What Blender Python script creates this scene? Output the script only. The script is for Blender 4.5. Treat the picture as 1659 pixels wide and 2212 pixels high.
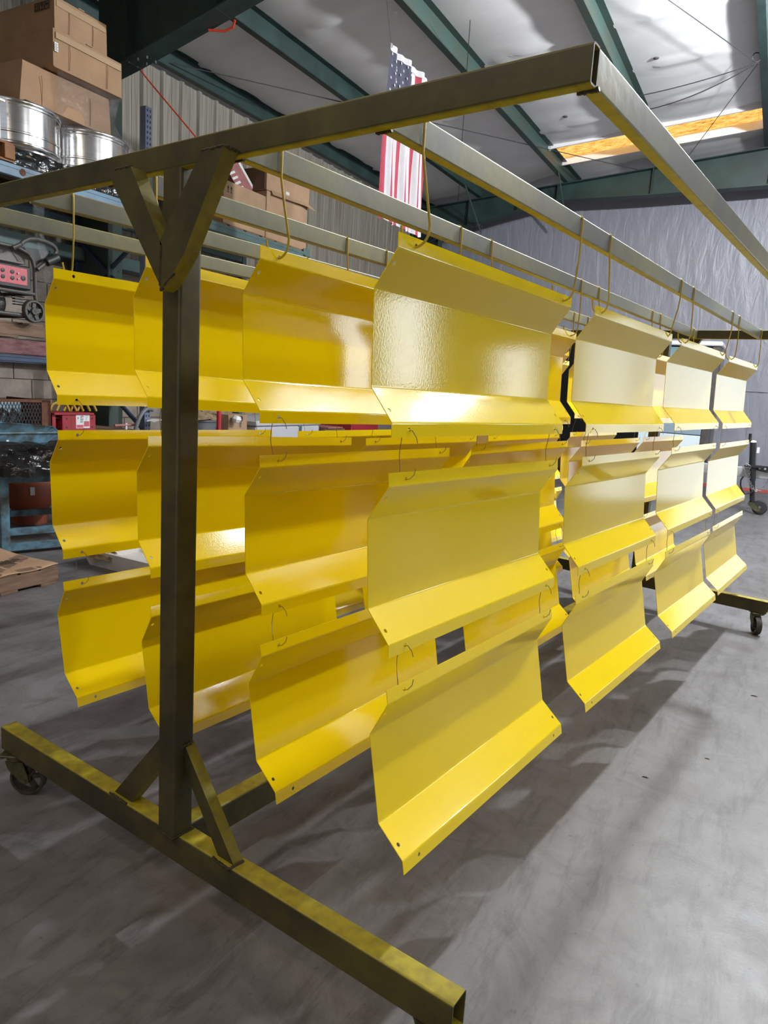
import bpy, bmesh, math, random
from math import sin, cos, pi, radians
from mathutils import Vector, Matrix
from mathutils.geometry import tessellate_polygon
random.seed(7)
for o in list(bpy.data.objects): bpy.data.objects.remove(o)
scene = bpy.context.scene
COL = scene.collection

# ---------------------------------------------------------------- camera
S = 0.8                                   # survey units -> metres
CAM = Vector((1.7006*S, -1.2731*S, 1.7211*S))
YAW, PITCH, ROLL, FPX = 0.6258, -0.1731, 0.0632, 1521.4
fwd = Vector((-sin(YAW)*cos(PITCH), cos(YAW)*cos(PITCH), sin(PITCH)))
rgt = Vector((cos(YAW), sin(YAW), 0)); upv = rgt.cross(fwd)
r2 = cos(ROLL)*rgt + sin(ROLL)*upv; u2 = -sin(ROLL)*rgt + cos(ROLL)*upv
cd = bpy.data.cameras.new('camera'); cam = bpy.data.objects.new('camera', cd); COL.objects.link(cam)
cd.sensor_fit = 'VERTICAL'; cd.sensor_height = 36.0; cd.lens = FPX*36.0/2212.0; cd.clip_end = 100
mw = Matrix((r2, u2, -fwd)).transposed().to_4x4(); mw.translation = CAM
cam.matrix_world = mw; scene.camera = cam

# ---------------------------------------------------------------- building frame (turned 7.4 degrees to the rack, origin below the camera)
TH = radians(7.4)
def B(x, y, z=0.0): return Vector((CAM.x + x*cos(TH) - y*sin(TH), CAM.y + x*sin(TH) + y*cos(TH), z))

# ---------------------------------------------------------------- world, lights, exposure
w = bpy.data.worlds.new('sky'); scene.world = w; w.use_nodes = True
bg = w.node_tree.nodes['Background']; bg.inputs[0].default_value = (0.75, 0.87, 1.0, 1); bg.inputs[1].default_value = 2.0
scene.view_settings.view_transform = 'Standard'; scene.view_settings.look = 'None'
scene.view_settings.gamma = 1.0; scene.view_settings.exposure = 0.0; scene.view_settings.use_curve_mapping = False
def lamp(name, loc, power, radius, col=(1, 0.99, 0.97)):
    l = bpy.data.lights.new(name, 'POINT'); l.energy = power; l.shadow_soft_size = radius; l.color = col
    o = bpy.data.objects.new(name, l); COL.objects.link(o); o.location = loc; return o
def area(name, loc, target, sx, sy, power, col):
    l = bpy.data.lights.new(name, 'AREA'); l.shape = 'RECTANGLE'; l.size = sx; l.size_y = sy; l.energy = power; l.color = col
    o = bpy.data.objects.new(name, l); COL.objects.link(o); o.location = loc
    o.rotation_euler = (Vector(target)-Vector(loc)).to_track_quat('-Z', 'Y').to_euler(); return o
lamp('high_bay_lamp', (1.05, 6.5, 4.9), 1080, 0.07, (0.93, 0.965, 1.0))
lamp('high_bay_lamp', (1.12, 4.5, 4.9), 480, 0.07, (0.93, 0.965, 1.0))
lamp('high_bay_lamp', B(5.2, 2.6, 4.9), 180, 0.15)
lamp('high_bay_lamp', B(6.5, 9.5, 4.9), 160, 0.15)
area('door_daylight', B(3.5, 13.95, 1.75), B(3.4, 8, 1.6), 2.1, 3.3, 9, (0.84, 0.92, 1.0))
area('door_daylight', B(5.4, 13.95, 1.75), B(5.2, 8, 1.6), 1.3, 3.3, 9, (0.84, 0.92, 1.0))
area('window_daylight', B(7.13, 13.95, 2.3), B(7.1, 8, 2.3), 0.24, 1.3, 8, (0.9, 0.95, 1.0))
area('window_daylight', B(7.60, 13.95, 2.3), B(7.6, 8, 2.3), 0.24, 1.3, 8, (0.9, 0.95, 1.0))
area('window_daylight', B(10.7, 13.95, 3.3), B(9.5, 8, 2.9), 1.4, 2.4, 75, (0.84, 0.92, 1.0))
area('side_fill', B(13.4, 10.0, 2.0), B(4, 10.2, 1.0), 4.0, 3.6, 90, (0.80, 0.89, 1.0))  # unseen daylight source added at the right to fill floor and ceiling
area('back_fill', B(1.5, -5.9, 2.2), B(1.0, 2.0, 2.6), 6.0, 4.0, 110, (1.0, 0.93, 0.86))  # unseen fill added behind the camera; the back wall has no opening
area('overhead_fill', B(-3.1, -1.5, 5.25), B(-3.1, -1.5, 0), 3.0, 0.8, 90, (1.0, 0.86, 0.74))  # unseen overhead fill, added to soften the shadows; no roof opening here
area('overhead_fill', B(0.5, -3.5, 5.4), B(0.5, -3.5, 0), 3.0, 0.8, 70, (1.0, 0.86, 0.74))  # second unseen overhead fill, added like the one before

# ---------------------------------------------------------------- materials
def nt(name):
    m = bpy.data.materials.new(name); m.use_nodes = True
    t = m.node_tree; return m, t, t.nodes['Principled BSDF']
def node(t, kind, **kw):
    n = t.nodes.new(kind)
    for k, v in kw.items():
        if k.startswith('i_'): n.inputs[k[2:].replace('_', ' ')].default_value = v
        else: setattr(n, k, v)
    return n
def mat(name, col, rough=0.5, metal=0.0, var=0.0, scale=8.0, bump=0.0, bscale=60.0, col2=None, stretch=None, spec=0.5, detail=4.0, alpha=None):
    m, t, b = nt(name)
    b.inputs['Roughness'].default_value = rough; b.inputs['Metallic'].default_value = metal
    b.inputs['Specular IOR Level'].default_value = spec
    c = (*col, 1)
    tc = node(t, 'ShaderNodeTexCoord'); src = tc.outputs['Object']
    if stretch:
        mp = node(t, 'ShaderNodeMapping'); mp.inputs['Scale'].default_value = stretch
        t.links.new(src, mp.inputs[0]); src = mp.outputs[0]
    if var > 0 or col2:
        n = node(t, 'ShaderNodeTexNoise', i_Scale=scale, i_Detail=detail, i_Roughness=0.6); t.links.new(src, n.inputs['Vector'])
        rp = node(t, 'ShaderNodeValToRGB'); rp.color_ramp.elements[0].position = 0.35; rp.color_ramp.elements[1].position = 0.68
        lo = col2 if col2 else tuple(x*(1-var) for x in col)
        rp.color_ramp.elements[0].color = (*lo, 1); rp.color_ramp.elements[1].color = c
        t.links.new(n.outputs['Fac'], rp.inputs[0]); t.links.new(rp.outputs[0], b.inputs['Base Color'])
    else: b.inputs['Base Color'].default_value = c
    if bump > 0:
        n2 = node(t, 'ShaderNodeTexNoise', i_Scale=bscale, i_Detail=3.0); t.links.new(src, n2.inputs['Vector'])
        bp = node(t, 'ShaderNodeBump', i_Strength=bump, i_Distance=0.01); t.links.new(n2.outputs['Fac'], bp.inputs['Height'])
        t.links.new(bp.outputs[0], b.inputs['Normal'])
    return m
def oversprayed(name, base, base2, paint, side=0.15, rough=0.5, metal=0.0, nscale=3.0):
    """bare steel with yellow overspray that settled on upward and downward faces, patchy on the sides"""
    m, t, b = nt(name); b.inputs['Roughness'].default_value = rough
    geo = node(t, 'ShaderNodeNewGeometry'); sep = node(t, 'ShaderNodeSeparateXYZ'); t.links.new(geo.outputs['Normal'], sep.inputs[0])
    ab = node(t, 'ShaderNodeMath', operation='ABSOLUTE'); t.links.new(sep.outputs['Z'], ab.inputs[0])
    mr = node(t, 'ShaderNodeMapRange', interpolation_type='SMOOTHSTEP'); mr.inputs[1].default_value = 0.3; mr.inputs[2].default_value = 0.9
    t.links.new(ab.outputs[0], mr.inputs[0])
    tc = node(t, 'ShaderNodeTexCoord')
    n = node(t, 'ShaderNodeTexNoise', i_Scale=nscale, i_Detail=6.0, i_Roughness=0.65); t.links.new(tc.outputs['Object'], n.inputs['Vector'])
    m2 = node(t, 'ShaderNodeMapRange'); m2.inputs[1].default_value = 0.4; m2.inputs[2].default_value = 0.75; m2.inputs[4].default_value = side*2
    t.links.new(n.outputs['Fac'], m2.inputs[0])
    mx = node(t, 'ShaderNodeMath', operation='MAXIMUM'); t.links.new(mr.outputs[0], mx.inputs[0]); t.links.new(m2.outputs[0], mx.inputs[1])
    n3 = node(t, 'ShaderNodeTexNoise', i_Scale=35.0, i_Detail=5.0); t.links.new(tc.outputs['Object'], n3.inputs['Vector'])
    mu = node(t, 'ShaderNodeMapRange'); mu.inputs[1].default_value = 0.25; mu.inputs[2].default_value = 0.6; mu.inputs[3].default_value = 0.55
    t.links.new(n3.outputs['Fac'], mu.inputs[0])
    ml = node(t, 'ShaderNodeMath', operation='MULTIPLY'); t.links.new(mx.outputs[0], ml.inputs[0]); t.links.new(mu.outputs[0], ml.inputs[1])
    bm = node(t, 'ShaderNodeMix', data_type='RGBA'); bm.inputs['A'].default_value = (*base, 1); bm.inputs['B'].default_value = (*base2, 1)
    t.links.new(n.outputs['Fac'], bm.inputs['Factor'])
    fm = node(t, 'ShaderNodeMix', data_type='RGBA'); fm.inputs['B'].default_value = (*paint, 1)
    t.links.new(ml.outputs[0], fm.inputs['Factor']); t.links.new(bm.outputs['Result'], fm.inputs['A']); t.links.new(fm.outputs['Result'], b.inputs['Base Color'])
    if metal:
        mm = node(t, 'ShaderNodeMath', operation='MULTIPLY_ADD'); mm.inputs[1].default_value = -metal; mm.inputs[2].default_value = metal
        t.links.new(ml.outputs[0], mm.inputs[0]); t.links.new(mm.outputs[0], b.inputs['Metallic'])
    bp = node(t, 'ShaderNodeBump', i_Strength=0.12, i_Distance=0.003); t.links.new(n3.outputs['Fac'], bp.inputs['Height']); t.links.new(bp.outputs[0], b.inputs['Normal'])
    return m

M = {}
# powder coat: glossy yellow with orange peel
m, t, b = nt('yellow_powder_coat'); M['yellow'] = m
b.inputs['Base Color'].default_value = (0.85, 0.62, 0.002, 1); b.inputs['Roughness'].default_value = 0.085
b.inputs['Specular IOR Level'].default_value = 0.5
tc = node(t, 'ShaderNodeTexCoord'); n = node(t, 'ShaderNodeTexNoise', i_Scale=210.0, i_Detail=1.5); t.links.new(tc.outputs['Object'], n.inputs['Vector'])
bp = node(t, 'ShaderNodeBump', i_Strength=0.05, i_Distance=0.002); t.links.new(n.outputs['Fac'], bp.inputs['Height']); t.links.new(bp.outputs[0], b.inputs['Normal'])
M['rack_dark'] = oversprayed('oversprayed_dark_steel', (0.022, 0.017, 0.011), (0.050, 0.046, 0.017), (0.36, 0.30, 0.018), 0.10, 0.45)
M['rack_rail'] = oversprayed('oversprayed_grey_steel', (0.085, 0.088, 0.086), (0.115, 0.115, 0.06), (0.42, 0.34, 0.02), 0.22, 0.38, 0.2, 1.6)
M['weld'] = mat('weld_bead', (0.06, 0.05, 0.025), 0.55, 0.2, var=0.4, scale=60)
M['hook'] = mat('yellowed_wire', (0.60, 0.42, 0.01), 0.4, 0.0, col2=(0.30, 0.21, 0.02), scale=7)
M['tie'] = mat('tie_wire', (0.36, 0.24, 0.02), 0.5, 0.0, col2=(0.18, 0.11, 0.02), scale=20)
M['caster'] = mat('dirty_caster_steel', (0.10, 0.095, 0.045), 0.5, 0.3, var=0.5, scale=30)
M['wheel'] = mat('worn_iron_wheel', (0.07, 0.06, 0.05), 0.55, 0.3, var=0.6, scale=40)
M['green'] = mat('dark_green_steel', (0.028, 0.062, 0.056), 0.5, 0.0, var=0.35, scale=3, col2=(0.018, 0.036, 0.033))
M['green_light'] = mat('worn_green_steel', (0.04, 0.085, 0.075), 0.5, 0.0, col2=(0.055, 0.07, 0.055), scale=2.5)
M['teal'] = mat('teal_beam_paint', (0.10, 0.165, 0.16), 0.5, 0.0, var=0.3, scale=5)
M['insul'] = mat('white_vinyl_insulation', (0.9, 0.89, 0.89), 0.42, 0.0, var=0.07, scale=1.2, bump=0.25, bscale=1.6, stretch=(1.0, 3.0, 1.0))
M['sheet'] = mat('dusty_wall_sheet', (0.30, 0.28, 0.23), 0.6, 0.0, col2=(0.17, 0.15, 0.12), scale=5, stretch=(6, 9, 0.25))
M['block'] = mat('grey_concrete_block', (0.34, 0.29, 0.24), 0.9, 0.0, var=0.3, scale=6, bump=0.3, bscale=80)
M['mortar'] = mat('mortar', (0.22, 0.19, 0.16), 0.95)
M['plain'] = mat('white_painted_wall', (0.62, 0.62, 0.62), 0.6)
M['dull'] = mat('dusty_brown_wall', (0.16, 0.14, 0.12), 0.8, var=0.3, scale=1.5)
M['red_trim'] = mat('red_trim', (0.42, 0.07, 0.05), 0.6)
M['card'] = mat('brown_cardboard', (0.36, 0.215, 0.115), 0.75, 0.0, var=0.22, scale=3.5)
M['card2'] = mat('tan_cardboard', (0.42, 0.265, 0.155), 0.75, 0.0, var=0.2, scale=4)
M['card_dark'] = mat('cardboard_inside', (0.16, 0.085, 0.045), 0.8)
M['tape'] = mat('packing_tape', (0.42, 0.29, 0.18), 0.15)
M['ink'] = mat('black_print', (0.02, 0.018, 0.016), 0.7)
M['alu'] = mat('bare_aluminium', (0.78, 0.78, 0.78), 0.17, 1.0, var=0.15, scale=2.0, stretch=(1, 1, 30))
M['wood'] = mat('pallet_wood', (0.23, 0.14, 0.09), 0.8, 0.0, var=0.45, scale=3, stretch=(9, 1.5, 9))
M['wood_orange'] = mat('orange_wood', (0.30, 0.13, 0.05), 0.7, 0.0, var=0.4, scale=4)
M['blue'] = mat('blue_shelf_paint', (0.13, 0.24, 0.36), 0.5, 0.0, col2=(0.09, 0.15, 0.21), scale=4)
M['blue_dark'] = mat('dark_blue_shelf_paint', (0.035, 0.06, 0.12), 0.5, var=0.3, scale=5)
M['blue_table'] = mat('worn_blue_bench_paint', (0.13, 0.29, 0.40), 0.55, 0.0, col2=(0.05, 0.06, 0.06), scale=9)
M['blue_up'] = mat('slate_blue_upright', (0.13, 0.16, 0.24), 0.5)
M['maroon'] = mat('weathered_maroon_plank', (0.10, 0.028, 0.032), 0.75, 0.0, col2=(0.20, 0.10, 0.10), scale=9, stretch=(4, 1, 4))
M['black'] = mat('black_plastic', (0.022, 0.022, 0.023), 0.5)
M['black_gloss'] = mat('black_gloss_paint', (0.008, 0.008, 0.009), 0.18)
M['gen_frame'] = mat('grey_black_tube', (0.075, 0.068, 0.062), 0.5, var=0.3, scale=15)
M['gen_tank'] = mat('grey_fuel_tank', (0.15, 0.13, 0.12), 0.5, var=0.15, scale=5)
M['gen_panel'] = mat('faded_red_panel', (0.52, 0.10, 0.12), 0.5)
M['pink'] = mat('pink_line', (0.66, 0.26, 0.28), 0.5)
M['gen_grey'] = mat('grey_casting', (0.12, 0.11, 0.11), 0.5, 0.3, var=0.3, scale=10)
M['red'] = mat('red_machine_paint', (0.30, 0.018, 0.032), 0.45)
M['red_pole'] = mat('red_pole_paint', (0.42, 0.02, 0.03), 0.4)
M['pinkred'] = mat('faded_pink_red', (0.40, 0.15, 0.14), 0.6, var=0.3, scale=12)
M['white'] = mat('white_paper', (0.72, 0.72, 0.72), 0.6)
M['white_bin'] = mat('dirty_white_plastic', (0.62, 0.59, 0.55), 0.5, var=0.2, scale=6)
M['freezer'] = mat('pale_grey_enamel', (0.50, 0.50, 0.53), 0.4)
M['hose'] = mat('yellow_hose', (0.46, 0.29, 0.04), 0.5)
M['orange_tank'] = mat('orange_brown_tank', (0.36, 0.085, 0.035), 0.5, var=0.25, scale=3)
M['cord'] = mat('red_cord', (0.75, 0.05, 0.02), 0.5)
M['cable'] = mat('dark_cable', (0.04, 0.04, 0.045), 0.6)
M['bin_grey'] = mat('grey_bin', (0.12, 0.13, 0.14), 0.5)
M['paper_brown'] = mat('crumpled_brown_paper', (0.30, 0.21, 0.12), 0.8, var=0.4, scale=14)
M['galv'] = mat('galvanised_steel', (0.60, 0.61, 0.63), 0.35, 0.6, var=0.2, scale=8)
M['jack'] = mat('black_jack_steel', (0.02, 0.02, 0.022), 0.4, 0.2)
M['chain'] = mat('steel_chain', (0.35, 0.35, 0.36), 0.35, 0.8)
M['flag_red'] = mat('flag_red_cloth', (0.27, 0.02, 0.04), 0.85, var=0.12, scale=9)
M['flag_white'] = mat('flag_white_cloth', (0.40, 0.385, 0.40), 0.85, var=0.08, scale=9)
M['flag_blue'] = mat('flag_navy_cloth', (0.035, 0.036, 0.06), 0.85, var=0.25, scale=7)
M['debris'] = mat('dark_debris', (0.06, 0.045, 0.035), 0.8)
M['brass'] = mat('dull_metal', (0.45, 0.42, 0.38), 0.35, 0.8)
M['cage_light'] = mat('pale_blue_backing', (0.30, 0.42, 0.50), 0.6, var=0.3, scale=6)
M['rust'] = mat('rust', (0.16, 0.06, 0.03), 0.85, var=0.4, scale=30)
M['window_frame'] = mat('white_trim_paint', (0.78, 0.79, 0.8), 0.35)
# black wrinkled film
M['black_film'] = mat('black_wrinkled_film', (0.012, 0.012, 0.012), 0.16, bump=1.0, bscale=22)
# clear stretch wrap
m, t, b = nt('clear_stretch_wrap'); M['wrap'] = m
out = t.nodes['Material Output']; tr = node(t, 'ShaderNodeBsdfTransparent'); gl = node(t, 'ShaderNodeBsdfGlossy', i_Roughness=0.18)
tc = node(t, 'ShaderNodeTexCoord'); n = node(t, 'ShaderNodeTexNoise', i_Scale=16.0, i_Detail=6.0, i_Roughness=0.7, i_Distortion=1.5); t.links.new(tc.outputs['Object'], n.inputs['Vector'])
bp = node(t, 'ShaderNodeBump', i_Strength=1.0, i_Distance=0.03); t.links.new(n.outputs['Fac'], bp.inputs['Height']); t.links.new(bp.outputs[0], gl.inputs['Normal'])
ms = node(t, 'ShaderNodeMixShader'); ms.inputs[0].default_value = 0.2
t.links.new(tr.outputs[0], ms.inputs[1]); t.links.new(gl.outputs[0], ms.inputs[2]); t.links.new(ms.outputs[0], out.inputs[0])
# tinted glass
m, t, b = nt('blue_tinted_glass'); M['glass'] = m
b.inputs['Base Color'].default_value = (0.20, 0.30, 0.34, 1); b.inputs['Roughness'].default_value = 0.05; b.inputs['Specular IOR Level'].default_value = 0.9
# plastic sheeting of the far wall
m, t, b = nt('grey_plastic_sheeting'); M['plastic'] = m
b.inputs['Base Color'].default_value = (0.26, 0.265, 0.31, 1); b.inputs['Roughness'].default_value = 0.42
tc = node(t, 'ShaderNodeTexCoord'); mp = node(t, 'ShaderNodeMapping'); mp.inputs['Scale'].default_value = (7.0, 1.0, 1.6); mp.inputs['Rotation'].default_value = (0, 0.25, 0)
t.links.new(tc.outputs['Object'], mp.inputs[0])
n = node(t, 'ShaderNodeTexNoise', i_Scale=1.3, i_Detail=5.0, i_Distortion=1.2); t.links.new(mp.outputs[0], n.inputs['Vector'])
bp = node(t, 'ShaderNodeBump', i_Strength=0.3, i_Distance=0.05); t.links.new(n.outputs['Fac'], bp.inputs['Height']); t.links.new(bp.outputs[0], b.inputs['Normal'])
# amber corrugated skylight lit by the sky behind it
m, t, b = nt('amber_fibreglass'); M['amber'] = m
out = t.nodes['Material Output']; em = node(t, 'ShaderNodeEmission', i_Strength=1.5)
tc = node(t, 'ShaderNodeTexCoord'); mp = node(t, 'ShaderNodeMapping'); mp.inputs['Scale'].default_value = (2.2, 9.0, 1)
t.links.new(tc.outputs['Object'], mp.inputs[0])
n = node(t, 'ShaderNodeTexNoise', i_Scale=3.0, i_Detail=8.0, i_Roughness=0.8); t.links.new(mp.outputs[0], n.inputs['Vector'])
rp = node(t, 'ShaderNodeValToRGB'); rp.color_ramp.elements[0].position = 0.36; rp.color_ramp.elements[0].color = (0.30, 0.10, 0.015, 1)
rp.color_ramp.elements[1].position = 0.62; rp.color_ramp.elements[1].color = (1.0, 0.62, 0.22, 1)
e = rp.color_ramp.elements.new(0.48); e.color = (0.86, 0.40, 0.08, 1)
t.links.new(n.outputs['Fac'], rp.inputs[0]); t.links.new(rp.outputs[0], em.inputs[0]); t.links.new(em.outputs[0], out.inputs[0])
# concrete floor
m, t, b = nt('worn_concrete'); M['floor'] = m
tc = node(t, 'ShaderNodeTexCoord')
def nz(scale, detail, rough=0.6, dist=0.0, vec=None):
    n = node(t, 'ShaderNodeTexNoise', i_Scale=scale, i_Detail=detail, i_Roughness=rough, i_Distortion=dist); t.links.new(vec or tc.outputs['Object'], n.inputs['Vector']); return n.outputs['Fac']
def ramp(src, p0, c0, p1, c1):
    r = node(t, 'ShaderNodeValToRGB'); r.color_ramp.elements[0].position = p0; r.color_ramp.elements[0].color = (*c0, 1)
    r.color_ramp.elements[1].position = p1; r.color_ramp.elements[1].color = (*c1, 1); t.links.new(src, r.inputs[0]); return r.outputs[0]
def mixc(fac, a, bb, blend='MIX'):
    x = node(t, 'ShaderNodeMix', data_type='RGBA', blend_type=blend)
    if isinstance(fac, float): x.inputs['Factor'].default_value = fac
    else: t.links.new(fac, x.inputs['Factor'])
    t.links.new(a, x.inputs['A']); t.links.new(bb, x.inputs['B']); return x.outputs['Result']
base = ramp(nz(0.9, 9, 0.72, 0.6), 0.34, (0.115, 0.107, 0.105), 0.72, (0.175, 0.173, 0.18))
blot = ramp(nz(4.5, 8, 0.75, 1.0), 0.30, (0.5, 0.48, 0.46), 0.56, (1, 1, 1))
c1 = mixc(0.8, base, blot, 'MULTIPLY')
mp = node(t, 'ShaderNodeMapping'); mp.inputs['Scale'].default_value = (5, 0.9, 1); mp.inputs['Rotation'].default_value = (0, 0, -0.9); t.links.new(tc.outputs['Object'], mp.inputs[0])
scuff = ramp(nz(3.0, 9, 0.75, 0.4, mp.outputs[0]), 0.36, (0.4, 0.38, 0.36), 0.50, (1, 1, 1))
c2 = mixc(0.6, c1, scuff, 'MULTIPLY')
dn = node(t, 'ShaderNodeTexNoise', i_Scale=2.2, i_Detail=5.0); t.links.new(tc.outputs['Object'], dn.inputs['Vector'])
va = node(t, 'ShaderNodeVectorMath', operation='SCALE'); va.inputs['Scale'].default_value = 0.5; t.links.new(dn.outputs['Color'], va.inputs[0])
vb = node(t, 'ShaderNodeVectorMath', operation='ADD'); t.links.new(va.outputs[0], vb.inputs[0]); t.links.new(tc.outputs['Object'], vb.inputs[1])
vo = node(t, 'ShaderNodeTexVoronoi', feature='DISTANCE_TO_EDGE', i_Scale=1.1); t.links.new(vb.outputs[0], vo.inputs['Vector'])
crack = ramp(vo.outputs['Distance'], 0.0, (0.5, 0.48, 0.46), 0.003, (1, 1, 1))
c3 = mixc(0.25, c2, crack, 'MULTIPLY')
spots = ramp(nz(34, 2, 0.5), 0.24, (0.4, 0.38, 0.36), 0.29, (1, 1, 1))
c4 = mixc(0.6, c3, spots, 'MULTIPLY'); t.links.new(c4, b.inputs['Base Color'])
rr = node(t, 'ShaderNodeMapRange'); rr.inputs[3].default_value = 0.34; rr.inputs[4].default_value = 0.62; t.links.new(nz(6, 5), rr.inputs[0]); t.links.new(rr.outputs[0], b.inputs['Roughness'])
bp = node(t, 'ShaderNodeBump', i_Strength=0.12, i_Distance=0.004); t.links.new(nz(90, 4), bp.inputs['Height']); t.links.new(bp.outputs[0], b.inputs['Normal'])

# ---------------------------------------------------------------- mesh builder
def basis(d, up):
    d = Vector(d).normalized(); u = Vector(up)
    if abs(d.dot(u.normalized())) > 0.98: u = Vector((1, 0, 0))
    s = u.cross(d).normalized(); u = d.cross(s).normalized(); return s, u, d
class MB:
    def __init__(s): s.v = []; s.f = []; s.mi = []; s.cur = 0
    def add(s, vs, fs):
        o = len(s.v); s.v += [tuple(x) for x in vs]
        for f in fs: s.f.append(tuple(i+o for i in f)); s.mi.append(s.cur)
        return s
    def box(s, a, b, c=0.0, mtx=None):
        x0, y0, z0 = (min(a[i], b[i]) for i in range(3)); x1, y1, z1 = (max(a[i], b[i]) for i in range(3))
        c = min(c, 0.45*min(x1-x0, y1-y0, z1-z0))
        if c <= 0:
            vs = [(x, y, z) for x in (x0, x1) for y in (y0, y1) for z in (z0, z1)]
            fs = [(0, 1, 3, 2), (4, 6, 7, 5), (0, 4, 5, 1), (2, 3, 7, 6), (0, 2, 6, 4), (1, 5, 7, 3)]
        else:
            vs = []; idx = {}
            X, Y, Z = (x0, x1), (y0, y1), (z0, z1)
            for i in (0, 1):
                for j in (0, 1):
                    for k in (0, 1):
                        sx, sy, sz = (1, -1)[i], (1, -1)[j], (1, -1)[k]
                        for ax, q in enumerate(((X[i], Y[j]+sy*c, Z[k]+sz*c), (X[i]+sx*c, Y[j], Z[k]+sz*c), (X[i]+sx*c, Y[j]+sy*c, Z[k]))):
                            idx[(i, j, k, ax)] = len(vs); vs.append(q)
            I = lambda i, j, k, a: idx[(i, j, k, a)]
            fs = []
            for i in (0, 1):
                q = [I(i, 0, 0, 0), I(i, 1, 0, 0), I(i, 1, 1, 0), I(i, 0, 1, 0)]; fs.append(q if i else q[::-1])
                q = [I(0, i, 0, 1), I(0, i, 1, 1), I(1, i, 1, 1), I(1, i, 0, 1)]; fs.append(q if i else q[::-1])
                q = [I(0, 0, i, 2), I(1, 0, i, 2), I(1, 1, i, 2), I(0, 1, i, 2)]; fs.append(q if i else q[::-1])
                for j in (0, 1):
                    q = [I(i, j, 0, 0), I(i, j, 0, 1), I(i, j, 1, 1), I(i, j, 1, 0)]; fs.append(q if (i+j) % 2 else q[::-1])
                    q = [I(i, 0, j, 0), I(i, 0, j, 2), I(i, 1, j, 2), I(i, 1, j, 0)]; fs.append(q if not (i+j) % 2 else q[::-1])
                    q = [I(0, i, j, 1), I(0, i, j, 2), I(1, i, j, 2), I(1, i, j, 1)]; fs.append(q if (i+j) % 2 else q[::-1])
                    for k in (0, 1):
                        q = [I(i, j, k, 0), I(i, j, k, 1), I(i, j, k, 2)]; fs.append(q if (i+j+k) % 2 else q[::-1])
        if mtx: vs = [mtx @ Vector(v) for v in vs]
        return s.add(vs, fs)
    def bar(s, p0, p1, w, h, up=(0, 0, 1), r=0.0, wall=0.0, n=3):
        """rounded rectangular tube from p0 to p1, w sideways, h along up; wall>0 leaves the ends open"""
        p0, p1 = Vector(p0), Vector(p1); sd, u, d = basis(p1-p0, up)
        def loop(w, h, r):
            pts = []
            for cx, cy, a0 in ((w/2-r, h/2-r, 0), (-w/2+r, h/2-r, 90), (-w/2+r, -h/2+r, 180), (w/2-r, -h/2+r, 270)):
                for k in range(n+1 if r > 0 else 1):
                    a = radians(a0+(90.0*k/n if r > 0 else 0)); pts.append((cx+r*cos(a), cy+r*sin(a)))
            return pts
        L = loop(w, h, r); k = len(L)
        vs = [p+sd*a+u*c for p in (p0, p1) for a, c in L]
        fs = [(i, (i+1) % k, k+(i+1) % k, k+i) for i in range(k)]
        if wall <= 0: fs += [tuple(range(k))[::-1], tuple(range(k, 2*k))]
        else:
            L2 = loop(w-2*wall, h-2*wall, max(0.0, r-wall*0.8) if r > 0 else 0)
            vs += [p+sd*a+u*c for p in (p0, p1) for a, c in L2]
            fs += [(2*k+(i+1) % k, 2*k+i, 3*k+i, 3*k+(i+1) % k) for i in range(k)]
            fs += [((i+1) % k, i, 2*k+i, 2*k+(i+1) % k) for i in range(k)]
            fs += [(k+i, k+(i+1) % k, 3*k+(i+1) % k, 3*k+i) for i in range(k)]
        return s.add(vs, fs)
    def tube(s, pts, r, n=8, cap=True):
        pts = [Vector(p) for p in pts]; rs = r if isinstance(r, (list, tuple)) else [r]*len(pts)
        vs = []; d0 = (pts[1]-pts[0]).normalized(); sd, u, _ = basis(d0, (0, 0, 1))
        for i, p in enumerate(pts):
            d = (pts[min(i+1, len(pts)-1)]-pts[max(i-1, 0)]).normalized()
            sd = (sd-d*sd.dot(d)).normalized(); u = d.cross(sd)
            vs += [p+(sd*cos(2*pi*k/n)+u*sin(2*pi*k/n))*rs[i] for k in range(n)]
        fs = [(i*n+k, i*n+(k+1) % n, (i+1)*n+(k+1) % n, (i+1)*n+k) for i in range(len(pts)-1) for k in range(n)]
        if cap: fs += [tuple(range(n))[::-1], tuple(range((len(pts)-1)*n, len(pts)*n))]
        return s.add(vs, fs)
    def lathe(s, prof, c, axis=(0, 0, 1), n=32, closed=False):
        sd, u, d = basis(axis, (0, 1, 0.01)); c = Vector(c)
        vs = [c+d*h+(sd*cos(2*pi*k/n)+u*sin(2*pi*k/n))*r for r, h in prof for k in range(n)]
        m = len(prof); fs = []
        for i in range(m if closed else m-1):
            j = (i+1) % m
            fs += [(i*n+k, i*n+(k+1) % n, j*n+(k+1) % n, j*n+k) for k in range(n)]
        return s.add(vs, fs)
    def cyl(s, p0, p1, r, n=16): return s.tube([p0, p1], r, n)
    def prism(s, poly, a, b, axis):
        """polygon in the two other axes, extruded along axis index"""
        def P(q, h):
            l = list(q); l.insert(axis, h); return tuple(l)
        k = len(poly); vs = [P(q, a) for q in poly]+[P(q, b) for q in poly]
        fs = [(i, (i+1) % k, k+(i+1) % k, k+i) for i in range(k)]+[tuple(range(k))[::-1], tuple(range(k, 2*k))]
        return s.add(vs, fs)
    def grid(s, fn, nu, nv):
        vs = [fn(i/nu, j/nv) for j in range(nv+1) for i in range(nu+1)]
        fs = [(j*(nu+1)+i, j*(nu+1)+i+1, (j+1)*(nu+1)+i+1, (j+1)*(nu+1)+i) for j in range(nv) for i in range(nu)]
        return s.add(vs, fs)
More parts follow.
